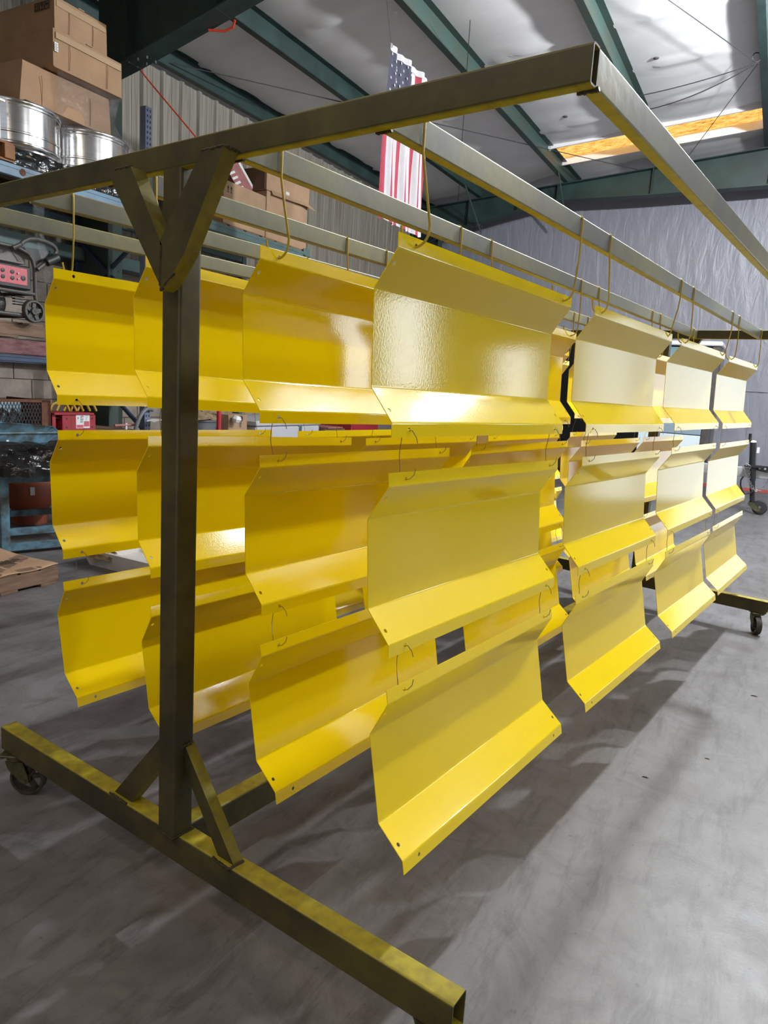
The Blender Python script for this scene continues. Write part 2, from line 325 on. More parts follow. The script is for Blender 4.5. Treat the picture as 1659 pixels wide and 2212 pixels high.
    def mesh(s, name, mats, off=(0, 0, 0), smooth=True, fix=True):
        me = bpy.data.meshes.new(name); ox, oy, oz = off
        me.from_pydata([(x-ox, y-oy, z-oz) for x, y, z in s.v], [], s.f)
        for mm in (mats if isinstance(mats, (list, tuple)) else [mats]): me.materials.append(mm)
        for p, i in zip(me.polygons, s.mi): p.material_index = i; p.use_smooth = smooth
        if fix:
            bm = bmesh.new(); bm.from_mesh(me); bmesh.ops.recalc_face_normals(bm, faces=bm.faces); bm.to_mesh(me); bm.free()
        if smooth: me.set_sharp_from_angle(angle=radians(34))
        me.update(); return me
ORG = {}
def obj(name, mb, m, parent=None, fix=True, smooth=True):
    """mesh object; vertices are given in the frame of its root and re-based on the root's base point"""
    off = ORG.get(parent.name, (0, 0, 0)) if parent else (0, 0, 0)
    o = bpy.data.objects.new(name, mb.mesh(name, m, off, smooth, fix)); COL.objects.link(o)
    if parent:
        o.parent = parent; ORG[o.name] = off
    if m in (M.get('rack_dark'), M.get('rack_rail')):
        wn = o.modifiers.new('face_weighted', 'WEIGHTED_NORMAL'); wn.keep_sharp = True
    return o
def tag(o, label=None, cat=None, group=None, kind=None):
    if label: o['label'] = label
    if cat: o['category'] = cat
    if group: o['group'] = group
    if kind: o['kind'] = kind
    return o
def root(name, label, cat, base=(0, 0, 0), group=None, building=True):
    o = bpy.data.objects.new(name, None); COL.objects.link(o); o.empty_display_size = 0.1
    if building: o.location = B(*base); o.rotation_euler = (0, 0, TH)
    else: o.location = base
    ORG[o.name] = tuple(base); return tag(o, label, cat, group)
def solo(name, mb, m, label, cat, base, group=None, building=True, kind=None, fix=True):
    o = bpy.data.objects.new(name, mb.mesh(name, m, base, True, fix)); COL.objects.link(o)
    if building: o.location = B(*base); o.rotation_euler = (0, 0, TH)
    else: o.location = base
    ORG[o.name] = tuple(base); return tag(o, label, cat, group, kind)
def struct(name, mb, m, base=(0, 0, 0)):
    return solo(name, mb, m, None, None, base, kind='structure')
def dup(o, parent=None, **kw):
    c = o.copy(); COL.objects.link(c)
    if parent: c.parent = parent
    ORG[c.name] = ORG.get(o.name, (0, 0, 0))
    for ch in list(o.children): dup(ch, c)
    return c

# ================================================================ THE SETTING
XW, YF, YB_, XR = -6.96, 14.0, -6.0, 13.5
def roof(x): return 5.537 + 0.09*x if x <= 2.2 else 5.735 - 0.09*(x-2.2)
mb = MB(); mb.box((XW-0.2, YB_-0.2, -0.15), (XR+0.2, YF+0.2, 0)); struct('floor', mb, M['floor'])
# left wall: mortar core with concrete blocks below, ribbed sheets and a girt above
mb = MB(); mb.box((XW-0.25, YB_, 0), (XW-0.012, YF, 5.0)); wl = struct('wall_left', mb, M['mortar'])
blk = MB(); blk.box((-0.012, 0.004, 0.004), (0.004, 0.402, 0.199), 0.004); blkme = blk.mesh('block', M['block'])
for r in range(12):
    for c in range(16):
        y = 3.0 + c*0.406 + (0.203 if r % 2 else 0)
        o = bpy.data.objects.new('block', blkme); COL.objects.link(o); o.parent = wl; o.location = (XW, y, 0.02+r*0.203)
def rib_sheet(y0, y1):
    prof = []; y = y0
    for k in range(3):
        prof += [(y, 0), (y+0.10, 0), (y+0.108, 0.008), (y+0.135, 0.008), (y+0.143, 0), (y+0.225, 0), (y+0.245, 0.04), (y+0.28, 0.04), (y+0.30, 0)]; y += 0.305
    prof.append((y1, 0)); k = len(prof); mb = MB()
    mb.add([(XW+d, yy, z) for z in (2.52, 4.93) for yy, d in prof], [(i, i+1, k+i+1, k+i) for i in range(k-1)]); return mb
for j in range(12):
    y0 = 3.0+j*0.915; obj('wall_sheet', rib_sheet(y0, y0+0.915), M['sheet'], wl, fix=False)
mb = MB(); mb.box((XW, YB_, 2.52), (XW+0.2, YF, 2.535)); mb.box((XW+0.185, YB_, 2.52), (XW+0.2, YF, 2.66)); obj('girt', mb, M['teal'], wl)
def column(y, x1):
    mb = MB(); mb.box((x1-0.012, y-0.09, 0), (x1, y+0.09, 4.33)); mb.box((x1-0.6, y-0.006, 0), (x1-0.012, y+0.006, 4.6)); mb.box((x1-0.62, y-0.09, 0), (x1-0.6, y+0.09, 4.9))
    for z in (2.30, 2.42):
        for s in (-0.045, 0.045): mb.cyl((x1-0.002, y+s, z), (x1+0.004, y+s, z), 0.011, 8)
    return mb
obj('column', column(5.36, -6.30), M['green_light'], wl); obj('column', column(13.25, -6.30), M['green'], wl)
# far wall hung with plastic sheeting, opening for the roll-up door to the right
mb = MB(); hx = XW
for x0_, x1_, z0_, z1_ in ((2.45, 4.55, 0.0, 3.4), (4.75, 6.05, 0.0, 3.4), (7.01, 7.25, 1.65, 2.95), (7.48, 7.72, 1.65, 2.95), (10.0, 11.4, 2.1, 4.5)):
    mb.box((hx, YF+0.04, 0), (x0_, YF+0.2, 5.9)); mb.box((x0_, YF+0.04, z1_), (x1_, YF+0.2, 5.9)); hx = x1_
    if z0_ > 0: mb.box((x0_, YF+0.04, 0), (x1_, YF+0.2, z0_))
mb.box((hx, YF+0.04, 0), (XR, YF+0.2, 5.9))
wf = struct('wall_far', mb, M['dull'])
import mathutils.noise as MN
def ptile(x0, x1, z0, z1, amp, seed, yo=0.0):
    def fn(u, v):
        x = x0+(x1-x0)*u; z = z0+(z1-z0)*v
        d = amp*(MN.noise(Vector((x*5.5+z*0.9, seed, z*0.9)))+0.5*MN.noise(Vector((x*12+z*2, seed+3, z*2.0))))
        return (x, YF-0.03-yo-abs(d), z)
    mb = MB(); mb.grid(fn, 160, 50); return mb
obj('plastic_sheet', ptile(-6.9, 2.4, 0.02, 1.78, 0.03, 1.3), M['plastic'], wf, fix=False)
obj('plastic_sheet', ptile(-6.9, 2.4, 1.72, 5.6, 0.022, 8.1, 0.02), M['plastic'], wf, fix=False)
mb = MB(); mb.box((-6.9, YF-0.09, 0), (2.4, YF-0.05, 0.05)); struct('trim_1', mb, M['red_trim'])
mb = MB(); mb.box((XR, YB_, 0), (XR+0.2, 8.0, 5.2)); mb.box((XR, 12.0, 0), (XR+0.2, YF, 5.2)); mb.box((XR, 8.0, 3.8), (XR+0.2, 12.0, 5.2)); struct('wall_right', mb, M['dull'])  # opening in the right wall added for the unseen side fill
mb = MB(); mb.box((XW, YB_-0.2, 0), (XR, YB_, 5.9)); struct('wall_back', mb, M['dull'])
# ceiling: insulation bellies between green purlins, two frames
PX = [-6.86, -5.53, -3.908, -2.357, -0.769, 0.80, 2.2]
SKX0, SKX1, SKY0, SKY1 = -3.908+0.10, -0.769-0.02, 11.85, 12.66
def sag(x0, x1, y0, y1, depth, ny, seed):
    def fn(u, v):
        x = x0+(x1-x0)*u; y = y0+(y1-y0)*v
        b = 4*u*(1-u)
        edge = min(1.0, (y1-y)/0.5, (y-y0)/0.5) if y1-y0 > 2 else 0.5
        wr = 0.022*MN.noise(Vector((x*0.5, y*3.2+0.35*x, seed)))*b
        fold = 0.0
        for fy in (6.9, 8.7, 9.9, 11.1):
            q = (y-fy-0.10*sin(4*u+seed)-0.18*(1-b))/0.05
            fold += 0.030*math.exp(-q*q)*b
        return (x, y, roof(x)+0.21-depth*b*(0.6+0.4*max(0, edge))+wr-fold)
    mb = MB(); mb.grid(fn, 16, ny); return mb
cm = MB(); cm.box((XW, YB_, 5.2), (XW+0.02, YF, 5.25)); ce = struct('ceiling', cm, M['insul'])
for i in range(6):
    x0, x1 = PX[i]+0.005, PX[i+1]+0.005
    if i in (2, 3):
        obj('insulation_sheet', sag(x0, x1, YB_, SKY0, 0.07, 150, i), M['insul'], ce, fix=False)
        obj('insulation_sheet', sag(x0, x1, SKY1, YF, 0.07, 20, i), M['insul'], ce, fix=False)
    else: obj('insulation_sheet', sag(x0, x1, YB_, YF, 0.07, 190, i), M['insul'], ce, fix=False)
mb = MB(); mb.grid(lambda u, v: (2.2+(XR-2.2)*u, YB_+(YF-YB_)*v, roof(2.2+(XR-2.2)*u)+0.2), 6, 6); obj('insulation_sheet', mb, M['insul'], ce, fix=False)
for i, x in enumerate(PX):
    mb = MB(); z = roof(x); w_ = 0.085
    mb.add([(x, YB_, z), (x+w_, YB_, z), (x+w_, YB_, z+0.008), (x+0.008, YB_, z+0.008), (x, YB_, z+0.03)]+[(x, YF, z), (x+w_, YF, z), (x+w_, YF, z+0.008), (x+0.008, YF, z+0.008), (x, YF, z+0.03)],
           [(0, 1, 6, 5), (1, 2, 7, 6), (2, 3, 8, 7), (0, 5, 9, 4)])
    mb.box((x+w_-0.012, YB_, z+0.004), (x+w_, YF, z+0.21)); mb.box((x+w_, YB_, z+0.195), (x+w_+0.08, YF, z+0.205))
    obj('purlin', mb, M['green_light' if i in (2, 3) else 'green'], ce)
def rafter(yc, w2, pts):
    """pts: (x, z of underside) from the eave to the right"""
    mb = MB(); top = lambda x: roof(x)-0.0
    lo = [(x, yc, z) for x, z in pts]
    n = len(pts)
    for (xa, za), (xb, zb_) in zip(pts[:-1], pts[1:]):
        mb.add([(xa, yc-w2, za), (xb, yc-w2, zb_), (xb, yc+w2, zb_), (xa, yc+w2, za), (xa, yc-w2, za+0.015), (xb, yc-w2, zb_+0.015), (xb, yc+w2, zb_+0.015), (xa, yc+w2, za+0.015)],
               [(0, 1, 2, 3), (7, 6, 5, 4), (0, 4, 5, 1), (2, 6, 7, 3), (0, 3, 7, 4), (1, 5, 6, 2)])
        mb.add([(xa, yc-0.006, za), (xb, yc-0.006, zb_), (xb, yc-0.006, top(xb)), (xa, yc-0.006, top(xa)), (xa, yc+0.006, za), (xb, yc+0.006, zb_), (xb, yc+0.006, top(xb)), (xa, yc+0.006, top(xa))],
               [(0, 3, 2, 1), (4, 5, 6, 7)])
        mb.add([(xa, yc-w2, top(xa)-0.015), (xb, yc-w2, top(xb)-0.015), (xb, yc+w2, top(xb)-0.015), (xa, yc+w2, top(xa)-0.015), (xa, yc-w2, top(xa)), (xb, yc-w2, top(xb)), (xb, yc+w2, top(xb)), (xa, yc+w2, top(xa))],
               [(0, 1, 2, 3), (7, 6, 5, 4), (0, 4, 5, 1), (2, 6, 7, 3), (0, 3, 7, 4), (1, 5, 6, 2)])
        mb.box((xb-0.006, yc-w2*0.9, zb_), (xb+0.006, yc+w2*0.9, top(xb)))
    for k in range(3):
        for s in (-0.5, 0.5): mb.cyl((pts[1][0]+0.12*k, yc+s*w2, pts[1][1]-0.006), (pts[1][0]+0.12*k, yc+s*w2, pts[1][1]+0.02), 0.014, 8)
    return mb
obj('rafter', rafter(5.22, 0.105, [(-6.35, 4.20), (-5.88, 4.29), (-4.76, 4.54), (-3.5, 4.82), (-1.5, 5.10), (2.2, 5.2)]), M['green'], ce)
obj('rafter', rafter(13.25, 0.11, [(-6.9, 4.13), (-5.71, 4.55), (-4.74, 4.76), (-4.01, 4.90), (-2.4, 4.88), (-0.64, 4.90), (2.2, 5.0)]), M['green'], ce)
for (x, ya, yb_) in ((-3.87, 5.22, 6.0), (-5.49, 13.25, 12.3), (-3.87, 13.25, 12.5)):
    mb = MB(); zt_ = roof(x)+0.02; mb.bar((x+0.04, ya, roof(x)-0.62), (x+0.04, yb_, zt_), 0.05, 0.006, (1, 0, 0)); obj('flange_brace', mb, M['green_light'], ce)
mb = MB()
def skyfn(u, v):
    x = SKX0+(SKX1-SKX0)*u; y = SKY0+(SKY1-SKY0)*v; return (x, y, roof(x)+0.24+0.018*cos(v*2*pi*5))
mb.grid(skyfn, 4, 50); sk = struct('window_1', mb, M['amber'])
mb = MB(); mb.box((SKX0, SKY0-0.03, roof(SKX0)+0.12), (SKX0+0.02, SKY0, roof(SKX0)+0.3))
for yy in (SKY0-0.03, SKY1):
    mb.add([(SKX0-0.1, yy, roof(SKX0)+0.13), (SKX1+0.1, yy, roof(SKX1)+0.13), (SKX1+0.1, yy, roof(SKX1)+0.27), (SKX0-0.1, yy, roof(SKX0)+0.27), (SKX0-0.1, yy+0.03, roof(SKX0)+0.13), (SKX1+0.1, yy+0.03, roof(SKX1)+0.13), (SKX1+0.1, yy+0.03, roof(SKX1)+0.27), (SKX0-0.1, yy+0.03, roof(SKX0)+0.27)],
           [(0, 1, 2, 3), (7, 6, 5, 4), (0, 4, 5, 1), (2, 6, 7, 3)])
obj('window_curb', mb, M['insul'], sk, fix=True)

# ================================================================ THE HANGING RACK (world axes)
zt, hb, db, xr = 2.3372*S, 0.0686*S, 0.0231*S*1.35, 1.1657*S
RX = [xr, 0.7091*S, 0.2459*S, -0.3035*S, -0.8109*S, -1.3223*S]
rw, rh, L = 0.031*S, 0.0661*S, 4.8563*S
pw = 0.0801*S; zb = 0.28*S; bh = 0.1016*S; bd = 0.0671*S; byaw, by0 = 0.0252, 0.0208*S; fyaw = -0.0502; fzb = 0.2723*S
rack = root('hanging_rack', 'long olive and grey steel hanging rack on casters, carrying the yellow bent panels', 'rack', (0, 0, 0), building=False)
xl = RX[5]-0.0
for (y0, x0, x1) in ((0.0, xl-rw, xr), (L, xl-rw, xr)):
    mb = MB(); mb.bar((x0, y0+db/2, zt-hb/2), (x1, y0+db/2, zt-hb/2), db, hb, (0, 0, 1), 0.005, 0.003); obj('end_beam', mb, M['rack_dark'], rack)
for x in RX:
    mb = MB(); mb.bar((x-rw/2, db, zt-rh/2), (x-rw/2, L, zt-rh/2), rw, rh, (0, 0, 1), 0.004, 0.0); obj('rail', mb, M['rack_rail'], rack)
mbw = MB()
for x in RX:                                      # weld beads where rails meet the end beam
    mbw.tube([(x-rw*1.15+rw*1.3*k/9, db+0.001, zt-rh-0.001+0.0012*random.uniform(-1, 1)) for k in range(10)], [0.0035+0.0012*random.random() for k in range(10)], 6)
def frame(y0, sgn, byaw, by0, zb):
    """post, V braces, base beam, lower braces of one end frame; sgn -1: outer side faces -Y"""
    def bp(x, y, z): return (x*cos(byaw)-y*sin(byaw), x*sin(byaw)+y*cos(byaw)+y0+by0, z)
    yo, yi = (y0, y0+pw*0.98) if sgn < 0 else (y0, y0+pw*0.98)
    mb = MB(); mb.bar((0, (yo+yi)/2, zb-0.004), (0, (yo+yi)/2, zt-hb+0.002), pw, yi-yo, (0, 1, 0), 0.009, 0.0); obj('post', mb, M['rack_dark'], rack)
    f0, f1 = (y0-0.036, y0+0.0005) if sgn < 0 else (y0+pw*0.98-0.0005, y0+pw*0.98+0.036)
    for poly in ([(-0.183, 1.822), (-0.094, 1.822), (0.02, 1.648), (0.012, 1.568)], [(0.143, 1.822), (0.213, 1.822), (0.093, 1.628), (0.035, 1.566), (0.012, 1.556), (0.012, 1.66)]):
        mb = MB(); mb.prism(poly, f0, f1, 1); obj('knee_brace', mb, M['rack_dark'], rack)
    mb = MB(); mb.bar(bp(-0.846, bd/2, zb-bh/2), bp(0.834, bd/2, zb-bh/2), bd, bh, (0, 0, 1), 0.007, 0.003); obj('base_beam', mb, M['rack_dark'], rack)
    yc = bp(0, bd/2, 0)[1]
    for poly in ([(0.030, 0.468), (0.030, 0.405), (0.165, zb-0.003), (0.222, zb-0.003)], [(-0.030, 0.49), (-0.030, 0.415), (-0.185, zb-0.003), (-0.262, zb-0.003)]):
        mb = MB(); q = 0.20 if poly[0][0] > 0 else -0.22
        mb.prism(poly, yc-0.013+q*0.02, yc+0.017+q*0.02, 1); obj('foot_brace', mb, M['rack_dark'], rack)
    return bp
bpN = frame(0.0, -1, byaw, by0, zb)
bpF = frame(L, 1, fyaw, 0.0, fzb)
mb = MB(); mb.bar((-0.0225, bd+0.02, 0.1755), (-0.0225, L+0.01, 0.1755), 0.053, 0.085, (0, 0, 1), 0.007, 0.0); obj('base_rail', mb, M['rack_dark'], rack)
def bead(pts, r=0.0035, n=14):
    P = []
    for a, b_ in zip(pts[:-1], pts[1:]):
        for k in range(n): P.append(Vector(a).lerp(Vector(b_), k/n)+Vector((random.uniform(-1, 1), random.uniform(-1, 1), random.uniform(-1, 1)))*0.0009)
    P.append(Vector(pts[-1])); mbw.tube(P, [r*(0.8+0.45*random.random()) for _ in P], 6)
h = pw/2
bead([(-0.186, -0.002, 1.821), (-0.15, -0.034, 1.823), (-0.095, -0.034, 1.823)]); bead([(0.143, -0.034, 1.823), (0.213, -0.034, 1.823), (0.216, -0.002, 1.820)])
bead([(0.012, -0.034, 1.557), (0.06, -0.034, 1.59)], 0.003); bead([(0.012, -0.035, 1.566), (0.016, -0.036, 1.65)], 0.0028)
bead([(-h, 0.001, zb+0.001), (h, 0.001, zb+0.002), (h+0.001, pw, zb+0.002)]); bead([(0.16, 0.02, zb+0.001), (0.222, 0.018, zb+0.001), (0.226, 0.06, zb+0.001)])
bead([(-0.262, 0.013, zb+0.001), (-0.185, 0.013, zb+0.001)]); bead([(h+0.002, 0.022, 0.468), (h+0.002, 0.056, 0.47)])
tag(obj('weld_beads', mbw, M['weld'], rack), kind='stuff')
def caster(px, py, ztop, swivel, name='caster'):
    mb = MB(); c, s_ = cos(swivel), sin(swivel)
    R = Matrix.Translation((px, py, 0)) @ Matrix.Rotation(swivel, 4, 'Z')
    mb.box((-0.045, -0.035, ztop-0.008), (0.045, 0.035, ztop-0.0005), 0.002, R)
    for x in (-0.035, 0.035):
        for y in (-0.025, 0.025): mb.tube([R @ Vector((x, y, ztop-0.013)), R @ Vector((x, y, ztop-0.008))], 0.006, 6)
    mb.lathe([(0.012, ztop-0.008), (0.032, ztop-0.008), (0.032, ztop-0.02), (0.027, ztop-0.026), (0.012, ztop-0.026)], (px, py, 0), n=20)
    for sy in (-1, 1):
        poly = [(-0.028, ztop-0.024), (0.028, ztop-0.024), (0.045, 0.068), (0.047, 0.05), (0.038, 0.042), (0.022, 0.048), (-0.02, ztop-0.05)]
        vs = [R @ Vector((x, sy*0.021, z)) for x, z in poly]+[R @ Vector((x, sy*0.025, z)) for x, z in poly]; k = len(poly)
        mb.add(vs, [(i, (i+1) % k, k+(i+1) % k, k+i) for i in range(k)]+[tuple(range(k))[::-1], tuple(range(k, 2*k))])
    mb.tube([R @ Vector((0.036, -0.031, 0.056)), R @ Vector((0.036, 0.031, 0.056))], 0.006, 8)
    c_ = obj(name, mb, M['caster'], rack)
    wb = MB(); ax = (R.to_3x3() @ Vector((0, 1, 0))); ctr = R @ Vector((0.036, 0, 0.0565))
    wb.lathe([(0.047, -0.016), (0.0545, -0.016), (0.0565, -0.011), (0.0565, 0.011), (0.0545, 0.016), (0.047, 0.016)], ctr, ax, 40, closed=True)
    wb.lathe([(0.0065, -0.018), (0.015, -0.018), (0.015, 0.018), (0.0065, 0.018)], ctr, ax, 20, closed=True)
    sd, u, d = basis(ax, (0, 0, 1))
    for k in range(5):
        a = 2*pi*k/5+0.4; dr = sd*cos(a)+u*sin(a); wb.bar(ctr+dr*0.013, ctr+dr*0.049, 0.013, 0.012, ax)
    obj('wheel', wb, M['wheel'], c_); return c_
p = bpN(-0.80, bd/2, 0); caster(p[0], p[1], zb-bh, 0.6)
p = bpN(0.79, bd/2, 0); caster(p[0], p[1], zb-bh, -2.3)
p = bpF(0.775, bd/2, 0); caster(p[0], p[1], fzb-bh, -1.1)
p = bpF(-0.80, bd/2, 0); caster(p[0], p[1], fzb-bh, 0.9)

# ================================================================ PANELS
a_, sx_, sz_, hw_, ell = [q*S for q in (0.0361, 0.067, 0.0858, 0.2354, 1.063)]
PROF = [(0, 0), (0, -a_), (-sx_, -a_-sz_), (-sx_, -a_-sz_-hw_), (0, -a_-2*sz_-hw_), (0, -2*a_-2*sz_-hw_)]
dF, dS, rH = 0.0745*S, 0.0185*S, 0.0046
def panel_mesh():
    # bend corners get a small radius, each flat gets punched holes, then the sheet gets 2 mm of thickness
    R = 0.007; pts = [PROF[0]]; flat = []
    segs = []
    P = [Vector(q) for q in PROF]; cur = P[0]
    bm = bmesh.new(); T = 0.0018
    def strip(p, q, holes):
        n = (q-p).length; d = (q-p)/n
        outer = [(0, -ell/2), (n, -ell/2), (n, ell/2), (0, ell/2)]
        loops = [outer]
        for s_, y in holes: loops.append([(s_+rH*cos(2*pi*k/12), y+rH*sin(2*pi*k/12)) for k in range(12)])
        flatv = [x for l in loops for x in l]
        vs = [bm.verts.new((p.x+d.x*s_, y, p.y+d.y*s_)) for s_, y in flatv]
        if holes:
            for tri in tessellate_polygon([[Vector((s_, y, 0)) for s_, y in l] for l in loops]):
                try: bm.faces.new([vs[i] for i in tri])
                except ValueError: pass
        else: bm.faces.new(vs)
    total = {}
    for i in range(5):
        p, q = P[i], P[i+1]; d = (q-p).normalized(); n = (q-p).length
        t0 = R*0.35 if i > 0 else 0; t1 = R*0.35 if i < 4 else 0
        t0 = t0 if i == 0 else R*0.45; t1 = t1 if i == 4 else R*0.45
        a, b_ = p+d*t0, q-d*t1
        if i in (0, 4): hs = [(0.5*n-t0, y) for y in (-ell/2+dF, ell/2-dF)]
        elif i == 1: hs = [(0.35*n-t0, y) for y in (-ell/2+dS, ell/2-dS)]
        elif i == 3: hs = [(0.65*n-t0, y) for y in (-ell/2+dS, ell/2-dS)]
        else: hs = []
        strip(a, b_, hs)
        if i < 4:                                   # bend: quadratic arc to the next flat
            d2 = (P[i+2]-q).normalized(); e = q+d2*R*0.45; prev = b_
            for k in range(1, 5):
                tt = k/4; x = b_*(1-tt)**2+q*2*tt*(1-tt)+e*tt*tt
                strip(prev, x, []); prev = x
    bmesh.ops.remove_doubles(bm, verts=bm.verts, dist=1e-5)
    bmesh.ops.recalc_face_normals(bm, faces=bm.faces)
    bmesh.ops.solidify(bm, geom=list(bm.faces), thickness=T)
    me = bpy.data.meshes.new('bent_panel'); bmesh.ops.recalc_face_normals(bm, faces=bm.faces); bm.to_mesh(me); bm.free()
    me.materials.append(M['yellow'])
    for p_ in me.polygons: p_.use_smooth = False
    return me
PDATA = {
'111':(.681,.658,2.081,.001,-.005,.038),'112':(.681,.682,1.508,-.002,-.011,.083),'113':(.740,.640,.960,.011,-.016,.203),
'121':(.698,1.920,2.077,-.005,-.003,.035),'122':(.695,1.970,1.501,-.009,-.005,.078),'123':(.735,1.952,.941,-.007,-.011,.209),
'131':(.696,3.194,2.078,-.004,.003,.047),'132':(.715,3.209,1.507,-.005,.001,.079),'133':(.751,3.213,.941,-.006,-.002,.205),
'141':(.696,4.418,2.078,-.003,.004,.041),'142':(.713,4.430,1.501,-.002,.002,.067),'143':(.739,4.444,.933,-.004,.005,.202),
'211':(.212,.656,2.077,.018,-.010,.054),'212':(.211,.689,1.504,.003,-.009,.071),'213':(.265,.653,.950,.022,-.015,.201),
'221':(.223,1.889,2.076,.010,-.004,.040),'222':(.215,1.930,1.501,-.004,.003,.070),'223':(.258,1.940,.941,0,0,.205),
'231':(.226,3.180,2.078,0,0,.047),'232':(.231,3.171,1.499,-.010,-.002,.060),'233':(.268,3.180,.941,0,0,.205),
'241':(.228,4.400,2.078,0,0,.041),'242':(.215,4.414,1.494,-.013,-.005,.067),'243':(.255,4.430,.933,0,0,.202),
'311':(-.321,.679,2.077,-.001,-.025,.062),'312':(-.303,.679,1.507,-.005,-.022,.073),'313':(-.278,.658,.934,.035,-.024,.208),
'321':(-.330,1.889,2.070,0,0,.040),'322':(-.341,1.905,1.483,-.006,-.004,.071),'323':(-.300,1.930,.930,0,0,.207),
'331':(-.330,3.150,2.070,0,0,.047),'332':(-.341,3.137,1.480,-.017,.005,.060),'333':(-.300,3.160,.930,0,0,.205),
'341':(-.325,4.390,2.070,0,0,.041),'342':(-.330,4.400,1.485,0,0,.067),'343':(-.295,4.420,.930,0,0,.202),
'411':(-.797,.641,2.069,-.014,.001,.021),'412':(-.768,.632,1.495,-.019,-.006,.061),'413':(-.756,.629,.927,.005,-.009,.206),
'421':(-.822,1.900,2.066,0,0,.040),'422':(-.815,1.935,1.479,.008,.001,.071),'423':(-.775,1.950,.930,0,0,.207),
'431':(-.826,3.150,2.066,0,0,.047),'432':(-.826,3.137,1.480,0,0,.060),'433':(-.786,3.160,.930,0,0,.205),
'441':(-.826,4.390,2.066,0,0,.041),'442':(-.826,4.400,1.485,0,0,.067),'443':(-.786,4.420,.930,0,0,.202)}
HOOKY = {'111': (.125, .910), '121': (1.141, 1.967), '131': (2.169, 2.991), '141': (3.166, 3.865), '211': (.133, .896), '221': (1.091, 1.876), '231': (2.084, 2.890), '241': (3.041, 3.788), '311': (.135, .892), '321': (1.117, 1.87), '411': (.151, .90)}
RAIL = {1: 'first loaded rail from the right', 2: 'second loaded rail from the right', 3: 'third loaded rail from the right', 4: 'leftmost loaded rail'}
COLN = {1: 'nearest column', 2: 'second column back', 3: 'third column back', 4: 'farthest column'}
ROWN = {1: 'top', 2: 'middle', 3: 'bottom'}
HIDDEN = {'231', '321', '421', '431', '433'}      # nothing of these shows in the photograph
NO_HOOK = {(3, 2, 0), (3, 3, 1), (3, 4, 0), (4, 2, 0), (4, 3, 1), (4, 3, 0), (4, 4, 1)}
NO_TIE = {(2, 1, 2, 0), (2, 2, 2, 1), (2, 3, 2, 1), (2, 3, 2, 0), (2, 4, 1, 0), (2, 4, 2, 0), (3, 1, 2, 1), (3, 1, 2, 0), (3, 2, 2, 1), (3, 2, 2, 0), (3, 3, 2, 1), (3, 4, 1, 0), (3, 4, 2, 1), (3, 4, 2, 0), (4, 1, 2, 0), (4, 2, 1, 0), (4, 2, 2, 1), (4, 2, 2, 0), (4, 3, 1, 1), (4, 3, 1, 0), (4, 3, 2, 1), (4, 3, 2, 0), (4, 4, 1, 1), (4, 4, 1, 0), (4, 4, 2, 1)}
pme = panel_mesh(); PM = {}
for k, (x, y, z, yaw, pit, rol) in PDATA.items():
    r, c, wv = map(int, k)
    PM[k] = Matrix.Translation((x*S, y*S, z*S)) @ Matrix.Rotation(yaw, 4, 'Z') @ Matrix.Rotation(pit, 4, 'X') @ Matrix.Rotation(-rol, 4, 'Y')
    if k in HIDDEN: continue
    o = bpy.data.objects.new('bent_panel', pme); COL.objects.link(o); o.matrix_world = PM[k]
    tag(o, '%s yellow bent metal panel, %s, %s' % (ROWN[wv], COLN[c], RAIL[r]), 'panel', 'yellow bent panels hanging on the rack')
def hole(k, top, near):
    zloc = -a_*0.5 if top else PROF[5][1]+a_*0.5
    return PM[k] @ Vector((0, (-ell/2+dF)*(1 if near else -1), zloc))
def arcpts(c, r, a0, a1, n, ux, uz):
    return [c+ux*(r*cos(a0+(a1-a0)*k/n))+uz*(r*sin(a0+(a1-a0)*k/n)) for k in range(n+1)]
X3, Y3, Z3 = Vector((1, 0, 0)), Vector((0, 1, 0)), Vector((0, 0, 1))
